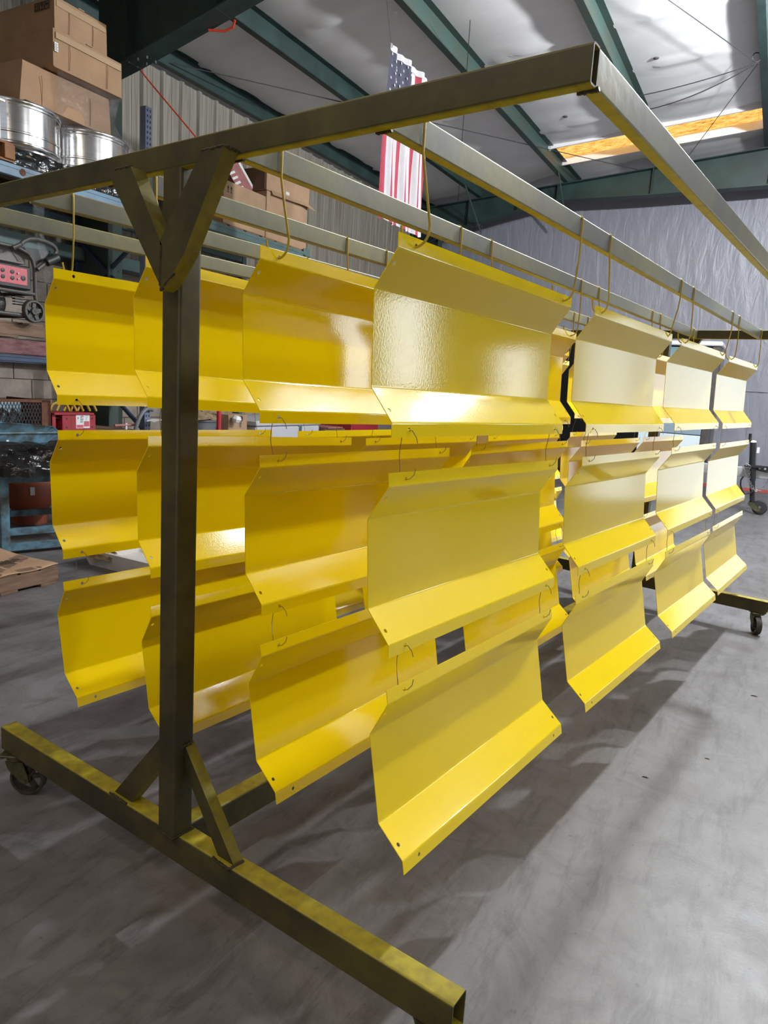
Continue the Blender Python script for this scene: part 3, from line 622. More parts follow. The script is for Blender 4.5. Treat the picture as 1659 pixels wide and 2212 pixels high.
for r in (1, 2, 3, 4):
    for c in (1, 2, 3, 4):
        k1 = '%d%d1' % (r, c)
        for near in (True, False):
            H = hole(k1, True, near); wr = 0.0026
            xs = RX[r]+wr+0.001; xc = RX[r]-rw/2; half = rw/2+wr+0.001
            if (r, c, int(near)) in NO_HOOK: continue
            yj = H.y+random.uniform(-0.004, 0.004); yt = HOOKY[k1][0 if near else 1] if k1 in HOOKY else yj+(-0.02 if near else 0.03)
            P = [Vector((xc-half, yt, zt-0.03)), Vector((xc-half, yt, zt-0.012))]
            P += [Vector((xc, yt, zt-0.012+0.0))+X3*(half*cos(a))+Z3*((0.012+wr+0.001)*sin(a)) for a in [pi-pi*q/10 for q in range(1, 10)]]
            P += [Vector((xs, yt, zt-0.012)), Vector((xs, yt, zt-0.06)), Vector((xs+0.002, yt+(yj-yt)*0.30, (zt+H.z)/2))]
            # J bend at the bottom, through the hole, with the tip standing up behind the flange
            cx = H.x-0.004; rad = xs-cx
            rad2 = 0.030; cz = H.z+0.026
            P += [Vector((xs+0.001, yj, cz+0.012))]
            for q in range(0, 13):
                a = -pi*q/12; xx = (xs+(H.x-0.030))/2+((xs-(H.x-0.030))/2)*cos(a); P.append(Vector((xx, yj-0.012*q/12, cz+0.029*sin(a)+0.0)))
            P.append(Vector((H.x-0.031, yj-0.014, cz+0.012)))
            mb = MB(); mb.tube(P, wr, 8)
            solo('wire_hook', mb, M['hook'], 'yellowed S hook, %s end of %s, %s' % ('near' if near else 'far', COLN[c], RAIL[r]), 'hook', tuple(P[8]), 'wire hooks on the rack rails', building=False)
        for up, lo in ((1, 2), (2, 3)):
            for near in (True, False):
                ku, kl = '%d%d%d' % (r, c, up), '%d%d%d' % (r, c, lo)
                if (r, c, up, int(near)) in NO_TIE: continue
                A = hole(ku, False, near); Bq = hole(kl, True, near); q = 0.012
                j = lambda: Vector((random.uniform(-1, 1), random.uniform(-1, 1), random.uniform(-1, 1)))*0.0012
                P = [A+Vector((0.014, 0.013, -0.026)), A+Vector((0.012, 0.010, -0.014)), A+Vector((0.005, 0.004, -0.001)), A+Vector((0, 0, -0.0015)), A+Vector((-0.006, -0.005, -0.004)), A+Vector((-0.009, -0.011, -0.015)), A+Vector((-0.009, -0.014, -0.030))]
                E_ = [Bq+Vector((-0.009, -0.013, 0.026)), Bq+Vector((-0.009, -0.010, 0.010)), Bq+Vector((-0.004, -0.004, 0.0)), Bq+Vector((0.0, 0, -0.001)), Bq+Vector((0.006, 0.005, 0.0)), Bq+Vector((0.012, 0.011, 0.009)), Bq+Vector((0.013, 0.014, 0.022))]
                mid = [P[-1].lerp(E_[0], f_)+j()+Vector((-0.002*sin(pi*f_), 0, 0)) for f_ in (0.33, 0.66)]
                mb = MB(); mb.tube(P+mid+E_, 0.00095, 6)
                solo('tie_wire', mb, M['tie'], 'tie wire, %s end above %s panel, %s, %s' % ('near' if near else 'far', ROWN[lo], COLN[c], RAIL[r]), 'wire', tuple(A), 'tie wires between the panels', building=False)

# ================================================================ LEFT SIDE: PALLET RACKS AND WHAT STANDS ON THEM (building axes)
FX = -5.75
def upright(x, y, z1, m, holes=True):
    mb = MB(); mb.box((x, y-0.04, 0), (x+0.08, y+0.04, z1), 0.004); mb.box((x-0.01, y-0.055, 0), (x+0.1, y+0.055, 0.01)); return mb
def slots(x, y, z0, z1):
    mb = MB(); z = z0
    while z < z1:
        for s in (-0.018, 0.018): mb.prism([(y+s-0.009, z), (y+s-0.006, z-0.02), (y+s+0.006, z-0.02), (y+s+0.009, z), (y+s, z+0.008)], x, x+0.0015, 0)
        z += 0.05
    return mb
def beam(x, y0, y1, z0, z1, w=0.05):
    mb = MB(); mb.box((x, y0, z0), (x+w, y1, z1), 0.004); mb.box((x+w, y0+0.01, z0+(z1-z0)*0.62), (x+w+0.004, y1-0.01, z1-0.004), 0.002); return mb
rk = root('pallet_rack', 'blue pallet rack along the left wall, holding the generator and the aluminium rims', 'shelving', (FX, 5.3, 0))
for y, z1 in ((2.3, 3.9), (5.30, 3.93)):
    u_ = obj('upright', upright(FX-0.08, y, z1, None), M['blue_up'], rk)
    if y > 5: sl = obj('slot_holes', slots(FX, y, 0.3, 3.9), M['black'], u_); tag(sl, kind='stuff')
    obj('upright', upright(-6.90, y+0.03, 3.9, None), M['blue_dark'], rk)
for nm, x, z0, z1, m_ in (('front_beam', FX-0.05, 2.905, 3.0, 'blue'), ('rear_beam', -6.88, 2.87, 2.96, 'blue'), ('front_beam', FX-0.05, 1.41, 1.465, 'blue_dark'), ('rear_beam', -6.88, 1.40, 1.46, 'blue_dark'), ('front_beam', FX-0.05, 0.70, 0.785, 'blue_dark'), ('rear_beam', -6.88, 0.70, 0.78, 'blue_dark')):
    obj(nm, beam(x, 2.34, 5.26, z0, z1), M[m_], rk)
for z0, z1 in ((2.0, 2.75), (2.75, 2.1), (0.8, 1.5)):
    mb = MB(); mb.bar((FX-0.07, 5.30, z0), (-6.85, 5.33, z1), 0.035, 0.03, (0, 1, 0)); obj('frame_brace', mb, M['blue_dark'], rk)
mb = MB()
for k in range(9): mb.box((-6.85, 2.4+k*0.31, 0.785), (FX-0.02, 2.4+k*0.31+0.27, 0.803), 0.003)
sh = obj('shelf_boards', mb, M['wood'], rk); tag(sh, kind='stuff')
mb = MB(); random.seed(3)
mb.lathe([(0.0, 0.0012), (0.02, 0.0012), (0.028, 0.0)], (FX+0.0045, 3.95, 2.955), (1, 0, 0), 14); obj('rust_patch', mb, M['rust'], rk)
rk2 = root('pallet_rack', 'teal pallet rack farther along the wall, loaded with cardboard cartons', 'shelving', (FX, 8.05, 0))
for y in (5.60, 8.03):
    obj('upright', upright(FX-0.08, y, 3.12, None), M['teal'], rk2); obj('upright', upright(-6.90, y, 3.6, None), M['teal'], rk2)
for nm, x, z0, z1 in (('front_beam', FX-0.05, 2.99, 3.09), ('rear_beam', -6.88, 2.99, 3.08), ('front_beam', FX-0.05, 0.50, 0.60), ('rear_beam', -6.88, 0.5, 0.6)): obj(nm, beam(x, 5.64, 7.99, z0, z1), M['teal'], rk2)
mb = MB(); mb.box((FX-0.002, 7.93, 2.95), (FX+0.006, 8.06, 3.13)); mb.box((FX-0.002, 7.93, 3.035), (FX+0.03, 8.06, 3.045)); obj('beam_connector', mb, M['teal'], rk2)
for k in range(8):
    mb = MB(); mb.box((-6.84, 5.66+k*0.29, 3.09), (FX-0.03, 5.66+k*0.29+0.24, 3.108)); obj('shelf_board', mb, M['wood_orange'], rk2)
for k in range(8):
    mb = MB(); mb.box((-6.84, 5.66+k*0.29, 0.6), (FX-0.03, 5.66+k*0.29+0.24, 0.618)); obj('shelf_board', mb, M['wood_orange'], rk2)

def carton(label, lo, hi, m='card', group=None, tape=True, creases=2, name='carton', jit=0.006):
    r_ = root(name, label, 'box', ((lo[0]+hi[0])/2, (lo[1]+hi[1])/2, lo[2]), group)
    mb = MB()
    mb.box(lo, hi, 0.006)
    j = lambda: random.uniform(-jit, jit)
    mb.v = [(x+j(), y+j(), z+j()*0.6) for x, y, z in mb.v]
    obj('carton_body', mb, M[m], r_)
    x0, y0, z0 = lo; x1, y1, z1 = hi
    mb = MB(); mb.box((x1-0.001, y0+0.003, z1-0.05), (x1+jit+0.001, y1-0.003, z1-0.045)); mb.box((x0, y0-jit-0.001, z1-0.05), (x1, y0+0.001, z1-0.045))
    if tape:
        ym = (y0+y1)/2; tb = MB()
        tb.box((x1-0.002, y0+0.02, z1-0.075), (x1+jit+0.002, y1-0.02, z1-0.028)); tb.box((x0, ym-0.03, z1), (x1+jit, ym+0.03, z1+jit+0.001)); obj('tape_strip', tb, M['tape'], r_)
    for k in range(creases):
        cb = MB(); yy = y0+(y1-y0)*(0.22+0.5*k/max(1, creases-1))+random.uniform(-0.03, 0.03); cb.tube([(x1+jit, yy, z0+0.02), (x1+jit+0.003, yy+0.006, (z0+z1)/2), (x1+jit, yy+0.002, z1-0.08)], 0.0022, 5); obj('crease', cb, M['card_dark'], r_)
    return r_
random.seed(11)
c0 = carton('crushed film-wrapped carton between the aluminium rims and the bigger cartons', (-6.75, 4.02, 3.545), (-5.86, 4.93, 3.88), 'card', tape=False, jit=0.025)
c1 = carton('long brown carton with small white label, middle of the film-wrapped stack', (-6.9, 4.26, 3.885), (-5.75, 4.98, 4.185), 'card')
mb = MB(); mb.box((FX+0.006, 4.265, 4.005), (FX+0.009, 4.30, 4.075)); lb = obj('label_sticker', mb, M['white'], c1); lb['label'] = 'small white barcode sticker'
mb = MB()
for k in range(5): mb.box((FX+0.009, 4.270, 4.015+k*0.011), (FX+0.0095, 4.295-0.006*(k % 2), 4.019+k*0.011))
obj('printed_bars', mb, M['ink'], c1)
c2 = carton('brown taped carton with three black handling symbols, topmost of the wrapped stack', (-6.85, 4.30, 4.19), (-5.79, 4.84, 4.455), 'card')
ib = MB(); yq = 4.30-0.0075
for k in range(3):                               # this way up, fragile, keep dry: framed pictograms on the face towards the camera
    x0 = -6.035+k*0.068; x1 = x0+0.058; z0, z1 = 4.362, 4.424
    for q in ((x0, z0, x1, z0+0.005), (x0, z1-0.005, x1, z1), (x0, z0, x0+0.005, z1), (x1-0.005, z0, x1, z1)): ib.box((q[0], yq, q[1]), (q[2], yq+0.002, q[3]))
    xm = (x0+x1)/2
    if k == 0:
        for s in (-0.011, 0.011):
            ib.box((xm+s-0.002, yq, z0+0.014), (xm+s+0.002, yq+0.002, z1-0.022)); ib.prism([(xm+s-0.007, z1-0.024), (xm+s+0.007, z1-0.024), (xm+s, z1-0.012)], yq, yq+0.002, 1)
        ib.box((x0+0.009, yq, z0+0.009), (x1-0.009, yq+0.002, z0+0.012))
    elif k == 1:
        ib.prism([(xm-0.013, z1-0.010), (xm+0.013, z1-0.010), (xm+0.010, z1-0.026), (xm, z1-0.034), (xm-0.010, z1-0.026)], yq, yq+0.002, 1); ib.box((xm-0.002, yq, z0+0.012), (xm+0.002, yq+0.002, z1-0.03)); ib.box((xm-0.01, yq, z0+0.009), (xm+0.01, yq+0.002, z0+0.013))
    else:
        ib.prism([(xm+0.018*cos(a), z0+0.032+0.016*sin(a)) for a in [pi*q/8 for q in range(9)]], yq, yq+0.002, 1); ib.box((xm-0.0015, yq, z0+0.010), (xm+0.0015, yq+0.002, z0+0.034))
obj('printed_symbols', ib, M['ink'], c2)
def pallet(label, x0, x1, y0, y1, z0, z1, boards_along_y=True, nb=6, m='wood', group='wooden pallets'):
    r_ = root('pallet', label, 'pallet', ((x0+x1)/2, (y0+y1)/2, z0), group); t = 0.018
    for k in range(nb):
        a = x0+(x1-x0)*(k+0.06)/nb; b_ = x0+(x1-x0)*(k+0.9)/nb
        a2 = y0+(y1-y0)*(k+0.06)/nb; b2 = y0+(y1-y0)*(k+0.9)/nb
        for zz, on in ((z1-t, True), (z0, k % 2 == 0)):
            if not on: continue
            mb = MB(); mb.box((a, y0, zz), (b_, y1, zz+t), 0.002) if boards_along_y else mb.box((x0, a2, zz), (x1, b2, zz+t), 0.002); obj('board', mb, M[m], r_)
    for k in range(3):
        mb = MB()
        if boards_along_y: yy = y0+(y1-y0-0.09)*k/2; mb.box((x0, yy, z0+t), (x1, yy+0.09, z1-t), 0.003)
        else: xx = x0+(x1-x0-0.09)*k/2; mb.box((xx, y0, z0+t), (xx+0.09, y1, z1-t), 0.003)
        obj('stringer', mb, M[m], r_)
    return r_
pallet('dark wooden pallet under the wrapped aluminium rims', -6.85, FX-0.03, 3.88, 5.2, 3.003, 3.135, False, 6)
pallet('orange-brown pallet end at the left edge of the frame beside the rims', -6.6, FX+0.03, 2.9, 3.87, 3.003, 3.15, True, 5, 'wood_orange')
mb = MB(); mb.box((-6.5, 2.95, 3.15), (FX-0.005, 3.785, 3.62), 0.02)
cab = root('cabinet', 'white enamel cabinet edge at the left frame edge above the pallet', 'cabinet', (-6.1, 3.4, 3.15)); obj('cabinet_body', mb, M['window_frame'], cab)
mb = MB(); mb.box((FX-0.006, 3.0, 3.44), (FX+0.02, 3.80, 3.452)); obj('front_ledge', mb, M['brass'], cab)
RIM = [(0.30, 0.0), (0.352, 0.0), (0.372, 0.006), (0.374, 0.02), (0.366, 0.03), (0.360, 0.045), (0.366, 0.055), (0.366, 0.065), (0.359, 0.075), (0.359, 0.135), (0.364, 0.141), (0.364, 0.151), (0.3575, 0.157), (0.3575, 0.345), (0.363, 0.352), (0.363, 0.365), (0.368, 0.372), (0.372, 0.385), (0.369, 0.395), (0.358, 0.398), (0.348, 0.385), (0.343, 0.34), (0.343, 0.08), (0.33, 0.04), (0.30, 0.03)]
for y, lab in ((4.145, 'bright aluminium wheel rim, the nearer of the pair on the top shelf'), (4.895, 'film-wrapped aluminium wheel rim behind the nearer bright rim')):
    mb = MB(); mb.lathe(RIM, (-6.125, y, 3.137), n=64, closed=True); r_ = solo('wheel_rim', mb, M['alu'], lab, 'rim', (-6.125, y, 3.137), 'aluminium rims on the top shelf')
    mb = MB(); mb.lathe([(0.06, 0.10), (0.30, 0.085), (0.343, 0.085), (0.343, 0.10), (0.30, 0.105), (0.06, 0.115)], (-6.125, y, 3.137), n=40, closed=True); obj('rim_disc', mb, M['alu'], r_)
def wrapfn(u, v):
    y = 4.32+0.98*u; best = -9
    for yc in (4.145, 4.895):
        q = 0.385**2-(y-yc)**2
        if q > 0: best = max(best, -6.125+math.sqrt(q))
    xr_ = max(best, -5.93)
    z = 3.09+0.86*v; top = -5.775
    if z < 3.54: x = xr_+0.004
    elif z < 3.66: k = (z-3.54)/0.12; x = (xr_+0.004)*(1-k)+k*(-5.83)
    else: x = -5.83+(z-3.66)*0.2
    nse = MN.noise(Vector((y*9, z*9, 2.0))); n2 = MN.noise(Vector((y*28+z*20, z*14, 5.0)))
    yy = y if z < 3.54 else min(y, 4.97-0.02*sin(z*9))
    return (x+0.014*abs(nse)+0.006*abs(n2), yy, z)
mb = MB(); mb.grid(wrapfn, 70, 50); solo('stretch_wrap', mb, M['wrap'], 'clear crumpled stretch wrap round the rims and the crushed carton', 'wrap', (-5.8, 4.8, 3.1), fix=False)
mb = MB(); mb.grid(lambda u, v: (FX+0.055+0.012*MN.noise(Vector((u*4, v*16, 1))), 4.02+0.13*(u-0.5)*(1-0.55*v)+0.09*v+0.02*sin(v*9), 3.0-0.92*v), 8, 60)
solo('plastic_strip', mb, M['wrap'], 'clear plastic strip dangling from the top shelf beside the generator', 'wrap', (FX+0.05, 4.05, 2.1), fix=False)
def filmblob(u, v): return None
mb = MB(); mb.grid(lambda u, v: (FX-0.02+0.02*MN.noise(Vector((u*14, v*5, 7))), 3.80+1.3*u, 3.01+0.125*v+0.01*MN.noise(Vector((u*20, v*6, 3)))), 60, 8)
solo('black_film', mb, M['black_film'], 'dark shiny film hanging over the pallet edge under the rims', 'film', (FX, 4.4, 3.01), fix=False)

# cartons on the teal rack
ca = root('carton', 'open brown carton with small symbols, front of the teal rack', 'box', (-6.2, 6.8, 3.108))
mb = MB(); x0, x1, y0, y1, z0, z1 = -6.55, FX-0.03, 6.41, 7.165, 3.109, 3.575; t_ = 0.006
mb.box((x0, y0, z0), (x1, y1, z0+t_)); mb.box((x1-t_, y0, z0), (x1, y1, z1)); mb.box((x0, y0, z0), (x0+t_, y1, z1)); mb.box((x0, y0, z0), (x1, y0+t_, z1)); mb.box((x0, y1-t_, z0), (x1, y1, z1)); obj('carton_body', mb, M['card2'], ca)
mb = MB()
for k in range(2):
    zz = 3.50-0.035*0; yy = 6.47+k*0.055
    mb.box((x1, yy, zz-0.03), (x1+0.001, yy+0.035, zz+0.012))
ib2 = MB()
for k in range(2):
    yy = 6.47+k*0.055; ib2.prism([(yy, 3.50), (yy+0.034, 3.50), (yy+0.017, 3.53)], x1+0.0005, x1+0.0015, 0); ib2.box((x1+0.0005, yy+0.011, 3.47), (x1+0.0015, yy+0.023, 3.50)); ib2.box((x1+0.0005, yy, 3.455), (x1+0.0015, yy+0.034, 3.463))
obj('printed_symbols', ib2, M['ink'], ca)
mb = MB(); mb.add([(x0, y0, z1), (x1, y0, z1), (x1-0.03, y0-0.10, z1+0.06), (x0, y0-0.10, z1+0.06)], [(0, 1, 2, 3)]); obj('flap', mb, M['card_dark'], ca)
cb_ = root('carton', 'lower brown carton at the far end of the teal rack', 'box', (-6.2, 7.6, 3.108)); mb = MB(); mb.box((-6.6, 7.18, 3.109), (FX-0.03, 8.03, 3.655), 0.006); obj('carton_body', mb, M['card2'], cb_)
cc_ = root('carton', 'upper brown carton with a sagging open flap at the end of the teal rack', 'box', (-6.2, 7.6, 3.66)); mb = MB(); mb.box((-6.6, 7.17, 3.66), (FX-0.03, 8.06, 3.93), 0.006); obj('carton_body', mb, M['card2'], cc_)
mb = MB(); mb.add([(FX-0.028, 7.25, 3.675), (FX-0.028, 8.06, 3.70), (FX+0.05, 8.12, 3.62), (FX+0.02, 7.9, 3.645), (FX+0.01, 7.25, 3.615)], [(0, 1, 2, 3, 4)]); obj('flap', mb, M['card2'], cc_, fix=False)
mb = MB(); mb.box((-6.6, 7.165, 3.67), (FX-0.06, 7.169, 3.92)); obj('shadowed_side', mb, M['card_dark'], cc_)  # dark sheet puts the shade of the carton's open inside into its colour
mb = MB(); mb.box((FX-0.03, 7.55, 3.70), (FX-0.027, 7.62, 3.735)); obj('tape_scrap', mb, M['white'], cc_)
st = root('striped_board', 'red and white striped board leaning out of the open carton', 'board', (-6.0, 7.1, 3.4))
P4 = [Vector(q) for q in ((-6.02, 6.72, 3.81), (-5.98, 6.92, 3.93), (-5.98, 7.16, 3.80), (-6.02, 7.14, 3.50), (-6.03, 6.9, 3.45))]
mb = MB(); A_, B_, C_, D_ = Vector((-6.0, 6.66, 3.80)), Vector((-6.0, 6.86, 3.96)), Vector((-6.0, 7.36, 3.56)), Vector((-6.0, 7.13, 3.42))
mb.add([A_, B_, C_, D_, A_+X3*0.012, B_+X3*0.012, C_+X3*0.012, D_+X3*0.012], [(0, 1, 2, 3), (7, 6, 5, 4), (0, 4, 5, 1), (1, 5, 6, 2), (2, 6, 7, 3), (3, 7, 4, 0)]); obj('board_face', mb, M['pinkred'], st)
mb = MB()
for k in range(9):
    f_ = (k+0.3)/9; g_ = f_+0.05
    a = A_.lerp(D_, f_); b_ = A_.lerp(D_, g_); w_ = (B_-A_)*0.42; o_ = X3*0.0135
    mb.add([a+o_, a+w_*0.9+(D_-A_)*0.03+o_, b_+w_*0.9+(D_-A_)*0.03+o_, b_+o_], [(0, 1, 2, 3)])
a = B_; mb.add([A_.lerp(B_, 0.86)+X3*0.0135, B_+X3*0.0135, C_+X3*0.0135, D_.lerp(C_, 0.86)+X3*0.0135], [(0, 1, 2, 3)])
obj('white_stripes', mb, M['white'], st, fix=False)

# generator on its pallet
pallet('dark wooden pallet carrying the portable generator', -6.75, FX, 2.75, 4.13, 1.61, 1.74, False, 6)
mb = MB(); mb.box((-5.86, 2.8, 1.468), (FX-0.002, 4.25, 1.595), 0.008); solo('timber', mb, M['maroon'], 'weathered maroon timber on the blue beam below the generator pallet', 'timber', (-5.8, 3.6, 1.468))
ge = root('generator', 'dark portable generator with faded red outlet panel and two-spoke handle', 'generator', (-6.0, 3.6, 1.74))
gx = -5.72; tube_r = 0.0165
for x in (gx-0.0, gx-0.55):
    P = [(x, 2.95, 1.80), (x, 2.95, 2.2), (x, 3.0, 2.3), (x, 3.08, 2.345), (x, 3.80, 2.345), (x, 3.88, 2.34), (x, 3.96, 2.315), (x, 4.0, 2.27), (x, 4.02, 2.2), (x, 4.02, 1.97), (x, 4.04, 1.86), (x, 4.03, 1.78)]
    mb = MB(); mb.tube(P, tube_r, 10); mb.tube([(x, 2.95, 1.985), (x, 4.01, 1.985)], tube_r, 10); mb.tube([(x, 2.95, 1.80), (x, 3.9, 1.80)], tube_r, 10); obj('frame_tube', mb, M['gen_frame'], ge)
mb = MB()
for y in (2.95, 3.98): mb.tube([(gx, y, 1.985), (gx-0.55, y, 1.985)], tube_r, 8); mb.tube([(gx, y, 1.80), (gx-0.55, y, 1.80)], tube_r, 8)
obj('cross_tube', mb, M['gen_frame'], ge)
mb = MB()
prof = [(3.0, 2.225), (3.97, 2.225), (3.965, 2.26), (3.94, 2.30), (3.88, 2.335), (3.78, 2.365), (3.6, 2.385), (3.2, 2.385), (3.05, 2.35), (3.0, 2.29)]
mb.prism(prof, gx-0.50, gx-0.05, 0); obj('fuel_tank', mb, M['gen_tank'], ge)
mb = MB(); mb.prism([(3.90, 2.24), (3.935, 2.24), (3.90, 2.31), (3.86, 2.335), (3.83, 2.335)], gx-0.05, gx-0.045, 0); obj('tank_band', mb, M['gen_frame'], ge)
mb = MB(); mb.lathe([(0.0, 0.03), (0.035, 0.03), (0.04, 0.022), (0.04, 0.0), (0.03, 0.0)], (gx-0.2, 3.80, 2.372), n=18); obj('fuel_cap', mb, M['black'], ge)
mb = MB(); mb.box((gx-0.10, 2.98, 2.01), (gx+0.004, 3.985, 2.205), 0.012); cp = obj('control_box', mb, M['black'], ge)
mb = MB(); mb.box((gx+0.003, 3.15, 2.045), (gx+0.008, 3.945, 2.182), 0.002); pn = obj('outlet_panel', mb, M['gen_panel'], cp); pn['label'] = 'faded red outlet panel'
mb = MB(); ml_ = MB(); bolt = MB()
def outlet(y, z, r):
    mb.lathe([(r, 0.0), (r, 0.005), (r*0.8, 0.006), (0, 0.006)], (gx+0.0075, y, z), (1, 0, 0), 16)
    for q in ((-0.3, 0.18), (0.3, 0.18), (0.0, -0.3)): ml_.box((gx+0.0132, y+q[0]*r-0.0015, z+q[1]*r-0.004), (gx+0.0142, y+q[0]*r+0.0015, z+q[1]*r+0.004))
for y in (3.42, 3.715, 3.80-0.01):
    pass
for y in (3.45, 3.725, 3.808): 
    outlet(y, 2.140, 0.0165); outlet(y, 2.090, 0.0165)
outlet(3.905, 2.103, 0.021)
obj('outlet_sockets', mb, M['black'], cp); tag(cp.children[-1], kind='stuff')
obj('socket_slots', ml_, M['gen_grey'], cp); tag(cp.children[-1], kind='stuff')
mb = MB()
for y0, y1 in ((3.70, 3.75), (3.783, 3.833), (3.88, 3.932)):
    for q in ((y0, 2.058, y1, 2.060), (y0, 2.170, y1, 2.172), (y0, 2.058, y0+0.002, 2.172), (y1-0.002, 2.058, y1, 2.172)): mb.box((gx+0.0078, q[0], q[1]), (gx+0.009, q[2], q[3]))
obj('panel_lines', mb, M['pink'], cp); tag(cp.children[-1], kind='stuff')
mb = MB()
for y in (3.857,):
    for z in (2.133, 2.088): mb.cyl((gx+0.008, y, z), (gx+0.024, y, z), 0.006, 8); mb.cyl((gx+0.02, y+0.004, z), (gx+0.03, y+0.006, z), 0.003, 6)
obj('switches', mb, M['brass'], cp)
mb = MB(); mb.box((gx-0.42, 3.02, 1.80), (gx-0.10, 3.62, 1.97), 0.03); obj('engine_block', mb, M['gen_grey'], ge)
for k in range(6):
    mb = MB(); mb.box((gx-0.10, 3.35, 1.945-k*0.026), (gx-0.045, 3.67, 1.957-k*0.026), 0.003); obj('cooling_fin', mb, M['gen_grey'], ge)
mb = MB(); mb.lathe([(0.10, -0.02), (0.115, 0.0), (0.115, 0.10), (0.10, 0.12)], (gx-0.25, 3.73, 1.89), (0, 1, 0), 24); obj('alternator', mb, M['gen_grey'], ge)
for k in range(4):
    mb = MB(); mb.box((gx-0.08, 3.86, 1.95-k*0.022), (gx-0.04, 3.95, 1.958-k*0.022)); obj('muffler_louver', mb, M['black'], ge)
mb = MB(); mb.tube([(gx+0.03, 2.95, 1.795), (gx+0.03, 3.9, 1.795)], 0.018, 10); obj('axle_tube', mb, M['gen_frame'], ge)
def spoked(center, ax, R, w, spokes=5):
    wb = MB(); c_ = Vector(center); axv = Vector(ax)
    wb.lathe([(R*0.80, -w/2), (R*0.94, -w/2), (R, -w*0.3), (R, w*0.3), (R*0.94, w/2), (R*0.80, w/2)], c_, axv, 36, closed=True)
    wb.lathe([(R*0.12, -w*0.55), (R*0.34, -w*0.55), (R*0.34, w*0.45), (R*0.3, w*0.6), (R*0.12, w*0.6)], c_, axv, 24, closed=True)
    wb.lathe([(0, w*0.62), (R*0.10, w*0.62), (R*0.12, w*0.5)], c_, axv, 12)
    sd, u, d = basis(axv, (0, 0, 1))
    for k in range(spokes):
        a = 2*pi*k/spokes+0.2; dr = sd*cos(a)+u*sin(a); wb.bar(c_+dr*R*0.3, c_+dr*R*0.84, R*0.34, w*0.4, axv)
    return wb
obj('wheel', spoked((gx+0.06, 3.955, 1.838), (1, 0, 0), 0.095, 0.05), M['gen_frame'], ge)
obj('wheel', spoked((gx-0.6, 3.955, 1.838), (1, 0, 0), 0.095, 0.05), M['gen_frame'], ge)
mb = MB(); hp = [(3.80, 2.325), (3.87, 2.365), (3.90, 2.395), (3.95, 2.425), (4.02, 2.438), (4.10, 2.435), (4.17, 2.42), (4.20, 2.40), (4.208, 2.375), (4.19, 2.34), (4.12, 2.275), (4.02, 2.19)]
mb.tube([(gx+0.035, y, z) for y, z in hp], 0.0175, 10); obj('handle', mb, M['gen_frame'], ge)
mb = MB(); pa, pb_ = Vector((gx+0.05, 4.095, 2.262)), Vector((gx+0.05, 4.205, 2.322)); d_ = (pb_-pa)/9
mb.tube([pa+d_*k for k in range(10)], [0.034+0.002*(k % 2) for k in range(10)], 14); obj('grip', mb, M['black'], ge)
mb = MB(); mb.prism([(3.93, 2.36), (4.19, 2.375), (4.10, 2.28), (4.03, 2.215), (4.02, 2.26), (3.98, 2.31)], gx-0.02, gx-0.012, 0); obj('guard_plate', mb, M['black'], ge)
mb = MB(); mb.tube([(gx+0.055, 3.87, 2.38), (gx+0.056, 3.895, 2.345), (gx+0.05, 3.93, 2.31), (gx+0.04, 3.96, 2.295)], 0.0025, 6); obj('cord_loop', mb, M['brass'], ge)

# wire cage, hopper, film pile, bench, tank
cg = root('wire_cage', 'rust-framed expanded metal cage on the low shelf at left', 'cage', (-6.0, 3.6, 0.803))
mb = MB(); x = FX
mb.box((x-0.03, 4.08, 0.803), (x, 4.17, 1.085)); mb.box((x-0.03, 2.95, 1.065), (x, 4.17, 1.09)); mb.box((x-0.03, 2.95, 0.803), (x, 4.17, 0.825)); mb.box((x-0.03, 2.95, 0.803), (x, 3.0, 1.085)); mb.box((x-0.6, 4.14, 0.803), (x, 4.17, 1.085)); obj('cage_frame', mb, M['rust'], cg)
mb = MB(); zA, zB, yA, yB = 0.825, 1.065, 3.0, 4.08; pitch = 0.030; slope = 0.45
for sgn in (1, -1):
    k = -60
    while k < 100:
        y_at = lambda z: yA+k*pitch+sgn*(z-zA)*slope
        seg = [(y_at(zA), zA), (y_at(zB), zB)]
        ya, yb2 = seg[0][0], seg[1][0]
        if max(ya, yb2) > yA and min(ya, yb2) < yB:
            t0, t1 = 0.0, 1.0
            if yb2 != ya:
                for lim in (yA, yB):
                    f_ = (lim-ya)/(yb2-ya)
                    if 0 < f_ < 1:
                        if (ya < yA and lim == yA) or (ya > yB and lim == yB): t0 = max(t0, f_)
                        elif (yb2 > yB and lim == yB) or (yb2 < yA and lim == yA): t1 = min(t1, f_)
            if t1 > t0: mb.bar((x-0.012, ya+(yb2-ya)*t0, zA+(zB-zA)*t0), (x-0.012, ya+(yb2-ya)*t1, zA+(zB-zA)*t1), 0.006, 0.004, (1, 0, 0))
        k += 1
ms_ = obj('expanded_mesh', mb, M['black'], cg); tag(ms_, kind='stuff')
mb = MB(); mb.box((x-0.30, 3.0, 0.83), (x-0.28, 4.07, 1.06)); obj('backing_sheet', mb, M['cage_light'], cg)
random.seed(5)
mb = MB()
for k in range(9):
    y = 3.1+0.1*k; mb.tube([(x-0.12, y, 0.85+0.03*random.random()), (x-0.10, y+0.08, 0.95+0.05*random.random()), (x-0.14, y+0.16, 0.90+0.05*random.random())], 0.02, 6)
hs = obj('dark_hoses', mb, M['black'], cg); tag(hs, kind='stuff')
tb = root('work_bench', 'low worn blue steel bench at the left, holding the black film pile', 'bench', (-5.1, 3.4, 0))
D1 = Vector((0.35, 0.937, 0)); D2 = Vector((-0.937, 0.35, 0)); P0 = Vector((-4.82, 3.10, 0))
